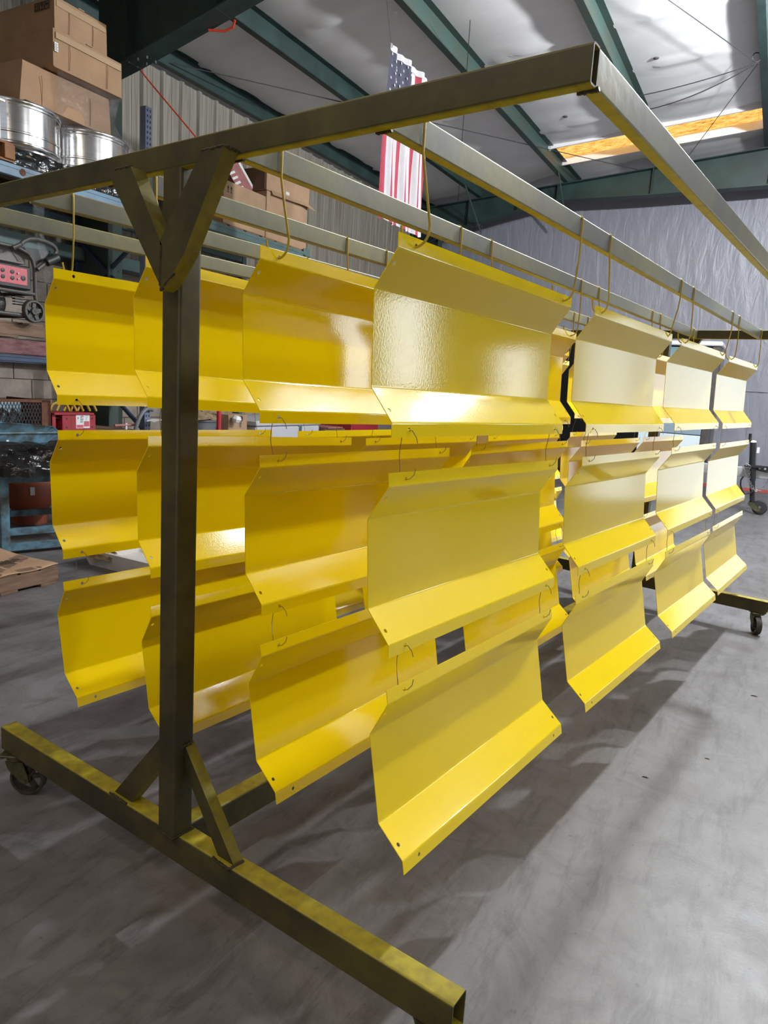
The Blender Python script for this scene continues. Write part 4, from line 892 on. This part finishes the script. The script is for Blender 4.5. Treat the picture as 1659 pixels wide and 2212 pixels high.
for a, b_ in ((0, 0), (1.05, 0), (0.12, 0.72), (1.05, 0.72)):
    q = P0+D1*a+D2*b_; mb = MB(); mb.bar(q, q+Vector((0, 0, 0.585)), 0.06, 0.06, D1, 0.004); obj('leg', mb, M['blue_table'], tb)
for a, b_, c_, d_, z in ((0, 0, 1.05, 0, 0.17), (0.12, 0.72, 1.05, 0.72, 0.17), (0, 0, 0.12, 0.72, 0.17), (0, 0, 1.05, 0, 0.055), (0, 0, 1.05, 0, 0.56), (0.0, 0.0, 0.12, 0.72, 0.56), (1.05, 0, 1.05, 0.72, 0.56)):
    mb = MB(); mb.bar(P0+D1*a+D2*b_+Z3*z, P0+D1*c_+D2*d_+Z3*z, 0.04, 0.05, (0, 0, 1)); obj('rail', mb, M['blue_table'], tb)
mb = MB(); q = [P0+D1*-0.03+D2*-0.03, P0+D1*1.1+D2*-0.03, P0+D1*1.1+D2*0.78, P0+D1*-0.03+D2*0.78]
mb.add([(v.x, v.y, 0.586) for v in q]+[(v.x, v.y, 0.60) for v in q], [(0, 1, 2, 3), (7, 6, 5, 4), (0, 4, 5, 1), (1, 5, 6, 2), (2, 6, 7, 3), (3, 7, 4, 0)]); obj('bench_top', mb, M['gen_frame'], tb)
def pile(u, v):
    a = 2*pi*u; ph = pi/2*v
    r0 = cos(ph)**0.35; cx, cy = P0.x+0.18-0.30, P0.y+0.42
    x = cx+0.42*r0*cos(a); y = cy+0.62*r0*sin(a); z = 0.602+0.19*sin(ph)**0.8
    n_ = 0.055*MN.noise(Vector((x*7, y*7, z*9)))+0.03*MN.noise(Vector((x*19, y*19, z*22)))
    return (x+n_*cos(a), y+n_*sin(a), max(0.602, z+n_*0.7*(v > 0.02)))
mb = MB(); mb.grid(pile, 90, 26); solo('black_film', mb, M['black_film'], 'heap of crumpled shiny black film lying on the blue bench', 'film', (P0.x-0.1, P0.y+0.4, 0.602), fix=False)
hb_ = root('hopper', 'open light-blue sheet metal hopper resting on the black film heap', 'hopper', (-5.15, 3.4, 0.72))
TOPP = [(-5.02, 2.95, 0.875), (-5.02, 3.72, 0.865), (-5.30, 3.86, 0.885), (-5.62, 3.62, 0.90), (-5.62, 2.95, 0.90)]
BOT = [(-5.10, 3.02, 0.745), (-5.10, 3.55, 0.725), (-5.25, 3.62, 0.73), (-5.45, 3.5, 0.74), (-5.45, 3.02, 0.745)]
mb = MB(); mb.add(TOPP+BOT, [(i, (i+1) % 5, 5+(i+1) % 5, 5+i) for i in range(5)]+[(5, 6, 7, 8, 9)])
hm = obj('hopper_shell', mb, M['blue_table'], hb_, fix=False)
so = hm.modifiers.new('thickness', 'SOLIDIFY'); so.thickness = 0.008; so.offset = 0
mb = MB(); mb.tube([Vector(q) for q in TOPP+[TOPP[0]]], 0.009, 6); obj('rim_edge', mb, M['blue_table'], hb_)
mb = MB(); mb.box((-5.075, 3.28, 0.80), (-5.045, 3.30, 0.84)); obj('pin', mb, M['white'], hb_)
ot = root('tank', 'round orange-brown tank standing behind the blue bench', 'tank', (-5.75, 3.94, 0))
mb = MB(); prof = [(0.0, 0.055)]+[(0.215*sin(a), 0.275-0.22*cos(a)) for a in [pi*k/16 for k in range(2, 15)]]+[(0.05, 0.497), (0.0, 0.5)]; mb.lathe(prof, (-5.75, 3.94, 0), n=36); obj('tank_shell', mb, M['orange_tank'], ot)
mb = MB(); mb.lathe([(0.12, 0.0), (0.15, 0.0), (0.15, 0.09), (0.12, 0.09)], (-5.75, 3.94, 0), n=24, closed=True); obj('foot_ring', mb, M['orange_tank'], ot)
mb = MB()
for k in range(1):
    c_ = Vector((-5.75, 3.94, 0.275)); dv = Vector((0.87, -0.46, 0.16)).normalized(); sd, u, d = basis(dv, (0, 0, 1)); q = c_+dv*0.222
    mb.add([q-sd*0.018-u*0.035, q+sd*0.018-u*0.035, q+sd*0.018+u*0.035, q-sd*0.018+u*0.035], [(0, 1, 2, 3)])
lb = obj('label_sticker', mb, M['white'], ot); lb['label'] = 'torn white sticker'

# floor pallet with cardboard, white tray
pallet('low wooden pallet on the floor at left, covered by a cardboard sheet', -4.95, -3.94, 1.95, 2.89, 0.0, 0.125, False, 7)
mb = MB(); mb.grid(lambda u, v: (-4.97+1.035*u, 1.93+0.955*v, 0.130+0.006*sin(u*9+v*5)-0.012*(u > 0.93)*(0.5+0.5*sin(v*17))), 24, 20)
cs = solo('cardboard_sheet', mb, M['card2'], 'flat brown cardboard sheet lying on the floor pallet', 'cardboard', (-4.4, 2.4, 0.126), fix=False)
so = cs.modifiers.new('thickness', 'SOLIDIFY'); so.thickness = 0.005
mb = MB(); random.seed(9)
for k in range(12): y = 2.62+k*0.014; mb.box((-4.20-0.02*random.random(), y, 0.1375), (-4.17-0.05*random.random()+0.04, y+0.008, 0.1385))
pt = obj('printed_text', mb, M['ink'], cs); pt.hide_render = False
tr_ = root('tray', 'dirty white plastic tray on the floor behind the hanging panels', 'tray', (-3.85, 3.55, 0))
x0, x1, y0, y1, z1 = -4.22, -3.52, 3.28, 3.86, 0.125
mb = MB(); i_ = 0.04
mb.add([(x0+i_, y0+i_, 0.0), (x1-i_, y0+i_, 0.0), (x1-i_, y1-i_, 0.0), (x0+i_, y1-i_, 0.0), (x0, y0, z1), (x1, y0, z1), (x1, y1, z1), (x0, y1, z1), (x0+0.03, y0+0.03, z1), (x1-0.03, y0+0.03, z1), (x1-0.03, y1-0.03, z1), (x0+0.03, y1-0.03, z1), (x0+i_+0.02, y0+i_+0.02, 0.02), (x1-i_-0.02, y0+i_+0.02, 0.02), (x1-i_-0.02, y1-i_-0.02, 0.02), (x0+i_+0.02, y1-i_-0.02, 0.02)],
       [(3, 2, 1, 0), (0, 1, 5, 4), (1, 2, 6, 5), (2, 3, 7, 6), (3, 0, 4, 7), (4, 5, 9, 8), (5, 6, 10, 9), (6, 7, 11, 10), (7, 4, 8, 11), (8, 9, 13, 12), (9, 10, 14, 13), (10, 11, 15, 14), (11, 8, 12, 15), (12, 13, 14, 15)]); obj('tray_body', mb, M['white_bin'], tr_)
mb = MB(); mb.grid(lambda u, v: (-4.10+0.20*u+0.02*sin(v*5), 3.30+0.02*u-0.05*v+0.02*MN.noise(Vector((u*5, v*5, 2))), 0.135-0.06*v+0.02*MN.noise(Vector((u*6, v*6, 9)))), 14, 10); solo('rag', mb, M['paper_brown'], 'stained crumpled rag hanging over the front of the white tray', 'rag', (-4.0, 3.3, 0.1), fix=False)

# things on the low shelf
rm = root('machine', 'red slotted machine housing with white data label, low shelf at left', 'machine', (-5.9, 4.42, 0.803))
mb = MB(); x = FX+0.01
mb.box((x-0.25, 4.28, 0.805), (x, 4.645, 0.955), 0.004); mb.box((x-0.26, 4.19, 0.955), (x+0.012, 4.62, 0.975), 0.003); mb.box((x-0.25, 4.19, 0.805), (x-0.02, 4.225, 0.96)); mb.box((x-0.25, 4.225, 0.805), (x-0.09, 4.28, 0.95)); obj('housing', mb, M['red'], rm)
mb = MB()
for y in (4.325, 4.605):
    for z in (0.84, 0.92): mb.lathe([(0.0, 0.0012), (0.009, 0.0012), (0.0095, 0.0)], (x, y, z), (1, 0, 0), 12)
obj('bolt_holes', mb, M['black'], rm); tag(rm.children[-1], kind='stuff')
mb = MB(); mb.lathe([(0.045, 0.0), (0.05, 0.012), (0.045, 0.024)], (x-0.05, 4.252, 0.88), (1, 0, 0), 18); obj('pulley', mb, M['gen_grey'], rm)
mb = MB(); mb.box((x, 4.425, 0.83), (x+0.0015, 4.575, 0.955)); lb = obj('data_label', mb, M['white'], rm); lb['label'] = 'white data label with red block'
mb = MB(); mb.box((x+0.0015, 4.51, 0.845), (x+0.002, 4.57, 0.895)); mb.box((x+0.0015, 4.43, 0.835), (x+0.002, 4.505, 0.862)); mb.box((x+0.0015, 4.475, 0.942), (x+0.002, 4.505, 0.949)); obj('label_red_print', mb, M['gen_panel'], rm)
mb = MB(); random.seed(2)
for k in range(7):
    z = 0.935-k*0.009; mb.box((x+0.0015, 4.47, z), (x+0.002, 4.47+0.02+0.02*random.random(), z+0.004)); mb.box((x+0.0015, 4.53, z+0.008), (x+0.002, 4.53+0.03*random.random(), z+0.011))
mb.prism([(4.437, 0.94), (4.455, 0.925), (4.437, 0.91), (4.444, 0.925)], x+0.0015, x+0.002, 0); obj('label_text', mb, M['ink'], rm); tag(rm.children[-1], kind='stuff')
mb = MB()
for k in range(5):
    y = 4.25+k*0.075; mb.tube([(x-0.14, y, 0.985), (x-0.13, y+0.03, 1.045+0.012*(k % 2)), (x-0.12, y+0.10, 1.075), (x-0.12, y+0.17, 1.04), (x-0.12, y+0.20, 0.985)], 0.012, 8)
solo('hose_coil', mb, M['hose'], 'yellow hose coil lying on top of the red machine housing', 'hose', (x-0.13, 4.42, 0.985), kind=None)
hd = root('tool_handle', 'pink-red tool handle with white centre nut on the dark low shelf', 'tool', (-5.9, 5.06, 0.803))
mb = MB(); mb.tube([(FX-0.03, 4.90, 0.846), (FX-0.03, 5.20, 0.850)], 0.013, 10); obj('handle_bar', mb, M['pinkred'], hd)
mb = MB(); mb.cyl((FX-0.03, 5.045, 0.805), (FX-0.03, 5.045, 0.868), 0.012, 10); obj('centre_nut', mb, M['white'], hd)
mb = MB(); mb.tube([(FX+0.03, 5.29+0.20*cos(a), 0.60+0.42*sin(a)) for a in [pi*0.42+pi*0.62*k/16 for k in range(17)]], 0.022, 10)
solo('hose', mb, M['bin_grey'], 'curved grey hose looping up in front of the blue upright', 'hose', (FX+0.03, 5.2, 0.6))
mb = MB(); mb.grid(lambda u, v: (FX+0.04+0.14*u, 5.24+0.30*v, 0.893+0.02*sin(v*4)+0.012*MN.noise(Vector((u*3, v*5, 4)))), 6, 12); solo('paper_sheet', mb, M['white'], 'curled pale paper sheet beside the perforated blue upright', 'paper', (FX+0.08, 5.4, 0.89), fix=False)
bn = root('trash_can', 'grey round trash can stuffed with brown paper, behind the rack post', 'bin', (-6.0, 6.30, 0.618))
mb = MB(); mb.lathe([(0.0, 0.0), (0.19, 0.0), (0.225, 0.25), (0.24, 0.25), (0.24, 0.27), (0.222, 0.27), (0.185, 0.02), (0.0, 0.02)], (-6.0, 6.30, 0.618), n=32); obj('can_body', mb, M['bin_grey'], bn)
mb = MB(); mb.grid(lambda u, v: (-6.0+(0.05+0.19*(1-v))*cos(2*pi*u)*(1+0.25*MN.noise(Vector((u*9, v*5, 3)))), 6.27+(0.05+0.24*(1-v))*sin(2*pi*u)*(1+0.2*MN.noise(Vector((u*11, v*6, 8)))), 0.893+0.11*v**0.7+0.03*MN.noise(Vector((cos(2*pi*u)*4, sin(2*pi*u)*4, v*9)))), 60, 12)
solo('crumpled_paper', mb, M['paper_brown'], 'crumpled brown packing paper piled on the grey trash can', 'paper', (-6.0, 6.3, 0.9), fix=False)
mb = MB(); mb.tube([(-5.52, 6.13, 0.0), (-5.52, 6.13, 0.02), (-5.52, 6.13, 1.15)], 0.026, 14); mb.box((-5.62, 6.03, 0), (-5.42, 6.23, 0.012)); solo('post', mb, M['red_pole'], 'red steel pole standing in front of the grey trash can', 'pole', (-5.52, 6.13, 0))
lc = carton('brown carton with dark blue swirl mark, right of the red pole', (-6.25, 6.56, 0.62), (-5.75, 6.90, 0.955), 'card2', tape=False, creases=0, jit=0.004)
mb = MB(); mb.lathe([(0.026, 0), (0.036, 0), (0.036, 0.0012), (0.026, 0.0012)], (FX+0.0045, 6.775, 0.905), (1, 0, 0), 26, closed=True); mb.tube([(FX+0.0055, 6.775+0.012*cos(a)-0.002, 0.907+0.012*sin(a)) for a in [0.3*k for k in range(14)]], 0.004, 5); obj('printed_swirl', mb, M['blue_dark'], lc)
cu = bpy.data.curves.new('printed_name', 'FONT'); cu.body = 'Jan'; cu.size = 0.055; cu.extrude = 0.0004; cu.align_x = 'LEFT'
tc_ = bpy.data.objects.new('printed_name_curve', cu); COL.objects.link(tc_); bpy.context.view_layer.update()
tme = bpy.data.meshes.new_from_object(tc_.evaluated_get(bpy.context.evaluated_depsgraph_get())); bpy.data.objects.remove(tc_); bpy.data.curves.remove(cu)
tme.materials.clear(); tme.materials.append(M['blue_dark']); to = bpy.data.objects.new('printed_name', tme); COL.objects.link(to); to.parent = lc
to.matrix_local = Matrix.Translation((FX+0.0055+6.0, 0.025, 0.24)) @ Matrix(((0, 0, 1, 0), (0, 1, 0, 0), (-1, 0, 0, 0), (0, 0, 0, 1)))
mb = MB(); mb.lathe([(0.0, 0.0), (0.045, 0.012), (0.06, 0.05), (0.04, 0.085), (0.0, 0.09)], (-5.68, 6.60, 0.86), (0.2, 0.1, 1), 7); solo('paper_cup', mb, M['white'], 'crumpled white paper scrap in front of the swirl-marked carton', 'paper', (-5.68, 6.6, 0.86))
fz = root('chest_freezer', 'large pale grey chest under the wall shelf, seen between the panels', 'chest', (-6.1, 7.8, 0))
mb = MB(); mb.box((-6.75, 7.08, 0.02), (FX, 8.5, 0.80), 0.02); obj('chest_body', mb, M['freezer'], fz); mb = MB(); mb.box((-6.77, 7.06, 0.805), (FX+0.015, 8.52, 0.875), 0.015); obj('chest_lid', mb, M['freezer'], fz); mb = MB(); mb.box((-6.7, 7.15, 0), (FX-0.05, 8.45, 0.02)); obj('plinth', mb, M['black'], fz)
ct = root('crate', 'crimson steel crate beyond the pale grey chest', 'crate', (-6.0, 9.6, 0)); mb = MB(); mb.box((-6.5, 8.62, 0.0), (FX-0.02, 10.2, 0.68), 0.01); obj('crate_body', mb, M['red'], ct); mb = MB(); mb.box((-6.52, 9.38, 0.68), (FX, 10.22, 0.86), 0.008); obj('crate_top', mb, M['red'], ct)
random.seed(21)
for k in range(3):
    mb = MB(); mb.box((-6.2, 8.66+0.05*k, 0.683+k*0.028), (FX-0.06+0.02*k, 9.34-0.09*k, 0.708+k*0.028), 0.004)
    solo('board', mb, M['pinkred' if k != 1 else 'wood'], ('bottom faded pink board of the little stack on the crimson crate', 'plain wooden board in the middle of the little crimson-crate stack', 'top faded pink board of the little stack on the crimson crate')[k], 'board', (-6.0, 9.0, 0.683+k*0.028), 'boards stacked on the crimson crate')

# ================================================================ FAR SIDE: TRAILER
trl = root('trailer', 'black windowed trailer with white roof edge and galvanised tongue, behind the panels', 'trailer', (-2.0, 12.2, 0))
X0, X1, Y0, Y1 = -3.35, -0.90, 12.1, 13.1
mb = MB(); mb.box((X0, Y0, 0.45), (-1.72, Y1, 2.33), 0.02); mb.box((-1.72, Y0+0.35, 0.45), (X1, Y1, 2.33)); mb.box((-1.72, Y0, 0.45), (X1, Y0+0.35, 0.58)); obj('body_shell', mb, M['black_gloss'], trl)
mb = MB(); mb.box((X0-0.03, Y0-0.04, 2.33), (X1+0.02, Y1, 2.40), 0.015); obj('roof_edge', mb, M['window_frame'], trl)
mb = MB(); mb.box((X1-0.12, Y0-0.01, 0.45), (X1, Y0+0.36, 2.33), 0.012); obj('corner_post', mb, M['gen_frame'], trl)
mb = MB(); mb.box((-1.72, Y0+0.02, 1.12), (X1-0.12, Y0+0.03, 2.31)); obj('window_pane', mb, M['glass'], trl)
mb = MB(); mb.box((-1.95, Y0-0.012, 0.965), (X1-0.12, Y0+0.02, 1.12), 0.006); lb = obj('sill_band', mb, mat('blue_grey_enamel', (0.26, 0.34, 0.40), 0.35), trl)
mb = MB(); mb.box((-1.95, Y0-0.004, 0.58), (X1-0.12, Y0+0.02, 0.955), 0.006); obj('reflection_panel', mb, mat('pale_painted_reflection', (0.74, 0.86, 0.88), 0.25), trl)  # pale colour paints in a bright reflection low on the trailer
mb = MB(); mb.bar((-1.64, Y0+0.10, 2.30), (-1.80, Y0-0.01, 1.9), 0.05, 0.03, (0, 1, 0)); obj('strut', mb, M['black_gloss'], trl)
for x in (-2.9, -1.9):
    mb = MB(); mb.lathe([(0.12, -0.09), (0.26, -0.10), (0.28, -0.06), (0.28, 0.06), (0.26, 0.10), (0.12, 0.09)], (x, Y0+0.25, 0.28), (0, 1, 0), 28, closed=True); obj('tire', mb, M['black'], trl)
mb = MB(); mb.bar((-1.1, 11.02, 0.55), (0.75, 10.95, 0.55), 0.08, 0.14, (0, 0, 1), 0.008); mb.bar((-1.0, 11.02, 0.53), (-1.3, 12.15, 0.53), 0.08, 0.12, (0, 0, 1)); obj('tongue', mb, M['galv'], trl)
jx = -0.19; jy = 10.86
jk = MB(); jk.tube([(jx-0.055, jy, 0.97), (jx-0.02, jy, 0.62), (jx+0.005, jy, 0.45)], 0.042, 16); jk.tube([(jx+0.005, jy, 0.47), (jx+0.045, jy, 0.14)], 0.034, 14); jk.box((jx-0.12, jy-0.06, 0.635), (jx+0.10, jy+0.06, 0.665)); jko = obj('jack_tube', jk, M['jack'], trl)
mb = MB(); mb.tube([(jx-0.06, jy, 0.97), (jx-0.085, jy, 0.985), (jx-0.10, jy, 1.0), (jx-0.105, jy, 1.085)], 0.02, 10); obj('crank', mb, M['jack'], jko)
mb = MB(); mb.lathe([(0, 0.03), (0.03, 0.025), (0.042, 0.0)], (jx-0.055, jy, 0.97), (0, 0, 1), 14); obj('cap', mb, M['window_frame'], jko); mb = MB(); mb.box((jx+0.0, jy-0.05, 0.83), (jx+0.035, jy-0.038, 0.91), 0.004); obj('sticker', mb, M['white'], jko)
mb = MB(); mb.prism([(jx+0.0, 0.16), (jx+0.07, 0.15), (jx+0.16, 0.055), (jx+0.13, 0.03), (jx+0.05, 0.07), (jx-0.01, 0.13)], jy-0.05, jy-0.042, 1); mb.prism([(jx+0.0, 0.16), (jx+0.07, 0.15), (jx+0.16, 0.055), (jx+0.13, 0.03), (jx+0.05, 0.07), (jx-0.01, 0.13)], jy+0.042, jy+0.05, 1); obj('fork', mb, M['caster'], jko)
mb = MB(); mb.lathe([(0.02, -0.035), (0.085, -0.035), (0.098, -0.02), (0.098, 0.02), (0.085, 0.035), (0.02, 0.035)], (jx+0.14, jy, 0.098), (0, 1, 0), 28, closed=True); obj('wheel', mb, M['black'], jko)
mb = MB(); mb.prism([(jx-0.05, 0.66), (jx+0.9, 0.67), (jx+0.9, 0.585), (jx+0.15, 0.575), (jx+0.02, 0.60)], 10.89, 10.905, 1); cpn = obj('coupler_plate', mb, M['jack'], trl)
for k in range(5):
    mb = MB(); mb.cyl((jx+0.07+0.065*k, 10.875, 0.625), (jx+0.07+0.065*k, 10.892, 0.625), 0.014, 10); obj('bolt', mb, M['galv'], cpn)
def chain(pts, pitch=0.03):
    mb = MB(); P = [Vector(p) for p in pts]; seg = []
    for a, b_ in zip(P[:-1], P[1:]):
        n_ = max(1, int((b_-a).length/pitch))
        for k in range(n_): seg.append((a.lerp(b_, k/n_), a.lerp(b_, (k+1)/n_)))
    for i, (a, b_) in enumerate(seg):
        d_ = (b_-a); L_ = d_.length; d_.normalize(); s_ = Vector((0, 1, 0)) if i % 2 else d_.cross(Vector((0, 1, 0))).normalized()
        c_ = (a+b_)/2; loop = [c_+d_*(0.62*L_*cos(q))+s_*(0.011*sin(q)) for q in [2*pi*k/8 for k in range(9)]]; mb.tube(loop, 0.0035, 5, cap=False)
    return mb
y_ = 10.80
chn = obj('safety_chain', chain([(-0.33, y_, 0.66), (-0.30, y_, 0.58), (-0.25, y_, 0.46), (-0.18, y_, 0.34), (-0.11, y_, 0.305), (-0.05, y_, 0.36), (0.0, y_, 0.48), (0.03, y_, 0.58)]), M['chain'], trl); tag(chn, kind='stuff')
chn = obj('safety_chain', chain([(-0.30, y_-0.02, 0.67), (-0.24, y_-0.02, 0.66), (-0.24, y_-0.02, 0.58), (-0.22, y_-0.02, 0.45), (-0.14, y_-0.02, 0.33), (-0.06, y_-0.02, 0.33)]), M['chain'], trl); tag(chn, kind='stuff')
mb = MB(); mb.tube([(-0.30, y_, 0.50), (-0.325, y_, 0.45), (-0.32, y_, 0.38), (-0.29, y_, 0.31), (-0.25, y_, 0.27), (-0.19, y_, 0.285), (-0.13, y_, 0.33)], 0.011, 8); obj('brake_cable', mb, M['jack'], trl)

# ================================================================ FLAG, CABLES, BITS
def fw(y, z): return -3.5+0.020*sin((y-6.0)*21+z*1.5)+0.012*sin((y-6)*47+2*z)+0.02*(4.42-z)*sin(z*3)
fl = root('flag', 'American flag hanging lengthwise from the ceiling behind the near beam', 'flag', (-3.5, 6.45, 4.42))
FW, FL = 0.91, 1.47; ztop = 4.405
mb = MB(); NV, NU = 60, 52
for j in range(NV+1):
    for i in range(NU+1):
        y = 6.0+FW*i/NU; z = ztop-FL*j/NV+0.012*sin(i*0.4)*(j/NV); mb.v.append((fw(y, z), y-0.015*(j/NV)*sin(j*0.12), z))
for j in range(NV):
    for i in range(NU):
        mb.f.append((j*(NU+1)+i, j*(NU+1)+i+1, (j+1)*(NU+1)+i+1, (j+1)*(NU+1)+i)); k = i*13//NU
        mb.mi.append(2 if (k < 7 and j < NV*0.40) else (0 if k % 2 == 0 else 1))
obj('cloth', mb, [M['flag_red'], M['flag_white'], M['flag_blue']], fl, fix=False)
mb = MB()
for i in range(11):
    for j in range(9):
        if (i+j) % 2: continue
        cy = 6.0+FW*7/13*(j+1)/10; cz = ztop-FL*0.40*(i+1)/12; r_ = 0.0175
        pts = [(fw(cy, cz)+0.006, cy+(r_ if k % 2 == 0 else r_*0.4)*sin(pi*k/5), cz+(r_ if k % 2 == 0 else r_*0.4)*cos(pi*k/5)) for k in range(10)]; ci = (fw(cy, cz)+0.006, cy, cz)
        mb.add(pts+[ci], [(k, (k+1) % 10, 10) for k in range(10)])
sr_ = obj('stars', mb, M['flag_white'], fl, fix=False); tag(sr_, kind='stuff')
mb = MB(); mb.grid(lambda u, v: (fw(6.0+FW*u, ztop)+0.004, 6.0+FW*u, ztop+0.022-0.055*v), 40, 2); obj('header_band', mb, M['flag_white'], fl, fix=False)
mb = MB(); mb.lathe([(0.010, 0), (0.018, 0), (0.018, 0.006), (0.010, 0.006)], (fw(6.02, ztop)+0.004, 6.02, ztop+0.005), (1, 0, 0), 14, closed=True); obj('grommet', mb, M['brass'], fl)
mb = MB(); mb.tube([(fw(6.02, ztop), 6.02, ztop+0.005), (-3.55, 6.03, 4.7), (-3.62, 6.0, 5.1), (-3.66, 6.0, roof(-3.66)+0.01)], 0.0022, 5); obj('hanging_string', mb, M['cable'], fl)
def wire(label, pts, r, m='cable', cat='cable', group=None): 
    mb = MB(); mb.tube(pts, r, 6); return solo('cable', mb, M[m], label, cat, tuple(pts[0]), group)
def sagline(a, b_, s_, n_=14): a = Vector(a); b_ = Vector(b_); return [a.lerp(b_, k/n_)-Z3*(s_*4*(k/n_)*(1-k/n_)) for k in range(n_+1)]
wire('dark bracing cable crossing below the insulation from the left wall side', sagline((-6.75, 6.55, 4.96), (-2.62, 13.2, 5.30), 0.0, 4), 0.006)
wire('steel bracing cable from the top edge down to the right-hand purlin', sagline((-1.62, 7.9, 5.38), (-0.78, 10.0, 5.43), 0.0, 4), 0.005)
wire('steel bracing cable from the right-hand purlin down to the far frame', sagline((-0.78, 10.0, 5.43), (-2.0, 13.15, 5.25), 0.0, 4), 0.005)
wire('upper slack dark wire tied to the right-hand purlin', sagline((-2.27, 10.3, 5.36), (-0.78, 9.95, 5.42), 0.03), 0.006)
wire('lower slack dark wire tied to the right-hand purlin', sagline((-2.27, 10.75, 5.34), (-0.78, 9.95, 5.42), 0.08), 0.006)
wire('thin cord hanging slantwise from the ceiling behind the flag', sagline((-3.36, 7.4, 5.2), (-5.6, 12.4, 4.75), 0.02), 0.004)
mb = MB(); mb.tube([(-0.80+0.045*cos(a), 9.97+0.03*cos(a), 5.49+0.05*sin(a)) for a in [0.5*k for k in range(16)]], 0.006, 6); solo('cable', mb, M['cable'], 'knotted bundle of dark wire on the right-hand purlin', 'cable', (-0.8, 9.97, 5.44))
wire('bright red cord running down from the near roof beam', [(-5.95, 5.34, 4.33), (-5.8, 5.35, 4.18), (-5.26, 5.40, 3.66), (-5.0, 5.42, 3.40)], 0.007, 'cord', 'cord')
wire('short red cord loop under the near roof beam', [(-4.98, 5.28, 4.47), (-4.86, 5.36, 4.475), (-4.78, 5.38, 4.50), (-4.74, 5.36, 4.545)], 0.010, 'cord', 'cord')
for x, y in ((-1.88, 9.63), (-3.26, 10.72)):
    mb = MB(); z = roof(x)+0.12; mb.lathe([(0.0, 0.0), (0.03, 0.012), (0.035, 0.02), (0.0, 0.02)], (x, y, z), n=12); obj('fastener', mb, M['gen_grey'], ce)
random.seed(4)
for i, (x, y, s_, lab) in enumerate(((0.085, 3.78, 0.016, 'dark splinter on the bright floor at the right edge'), (-0.25, 2.65, 0.012, 'small dark crumb on the floor right of the bottom panels'), (-0.06, 2.95, 0.010, 'tiny dark speck on the floor between splinter and crumb'))):
    mb = MB(); mb.add([(x+s_*a, y+s_*b_*0.6, c_*s_*0.35) for a, b_, c_ in ((-1, -0.4, 0), (0.9, -0.7, 0), (1.1, 0.5, 0), (-0.7, 0.8, 0), (-0.6, -0.2, 0.8), (0.5, 0.1, 1.0))], [(0, 1, 5, 4), (1, 2, 5), (2, 3, 4, 5), (3, 0, 4), (3, 2, 1, 0)])
    solo('debris', mb, M['debris'], lab, 'debris', (x, y, 0))
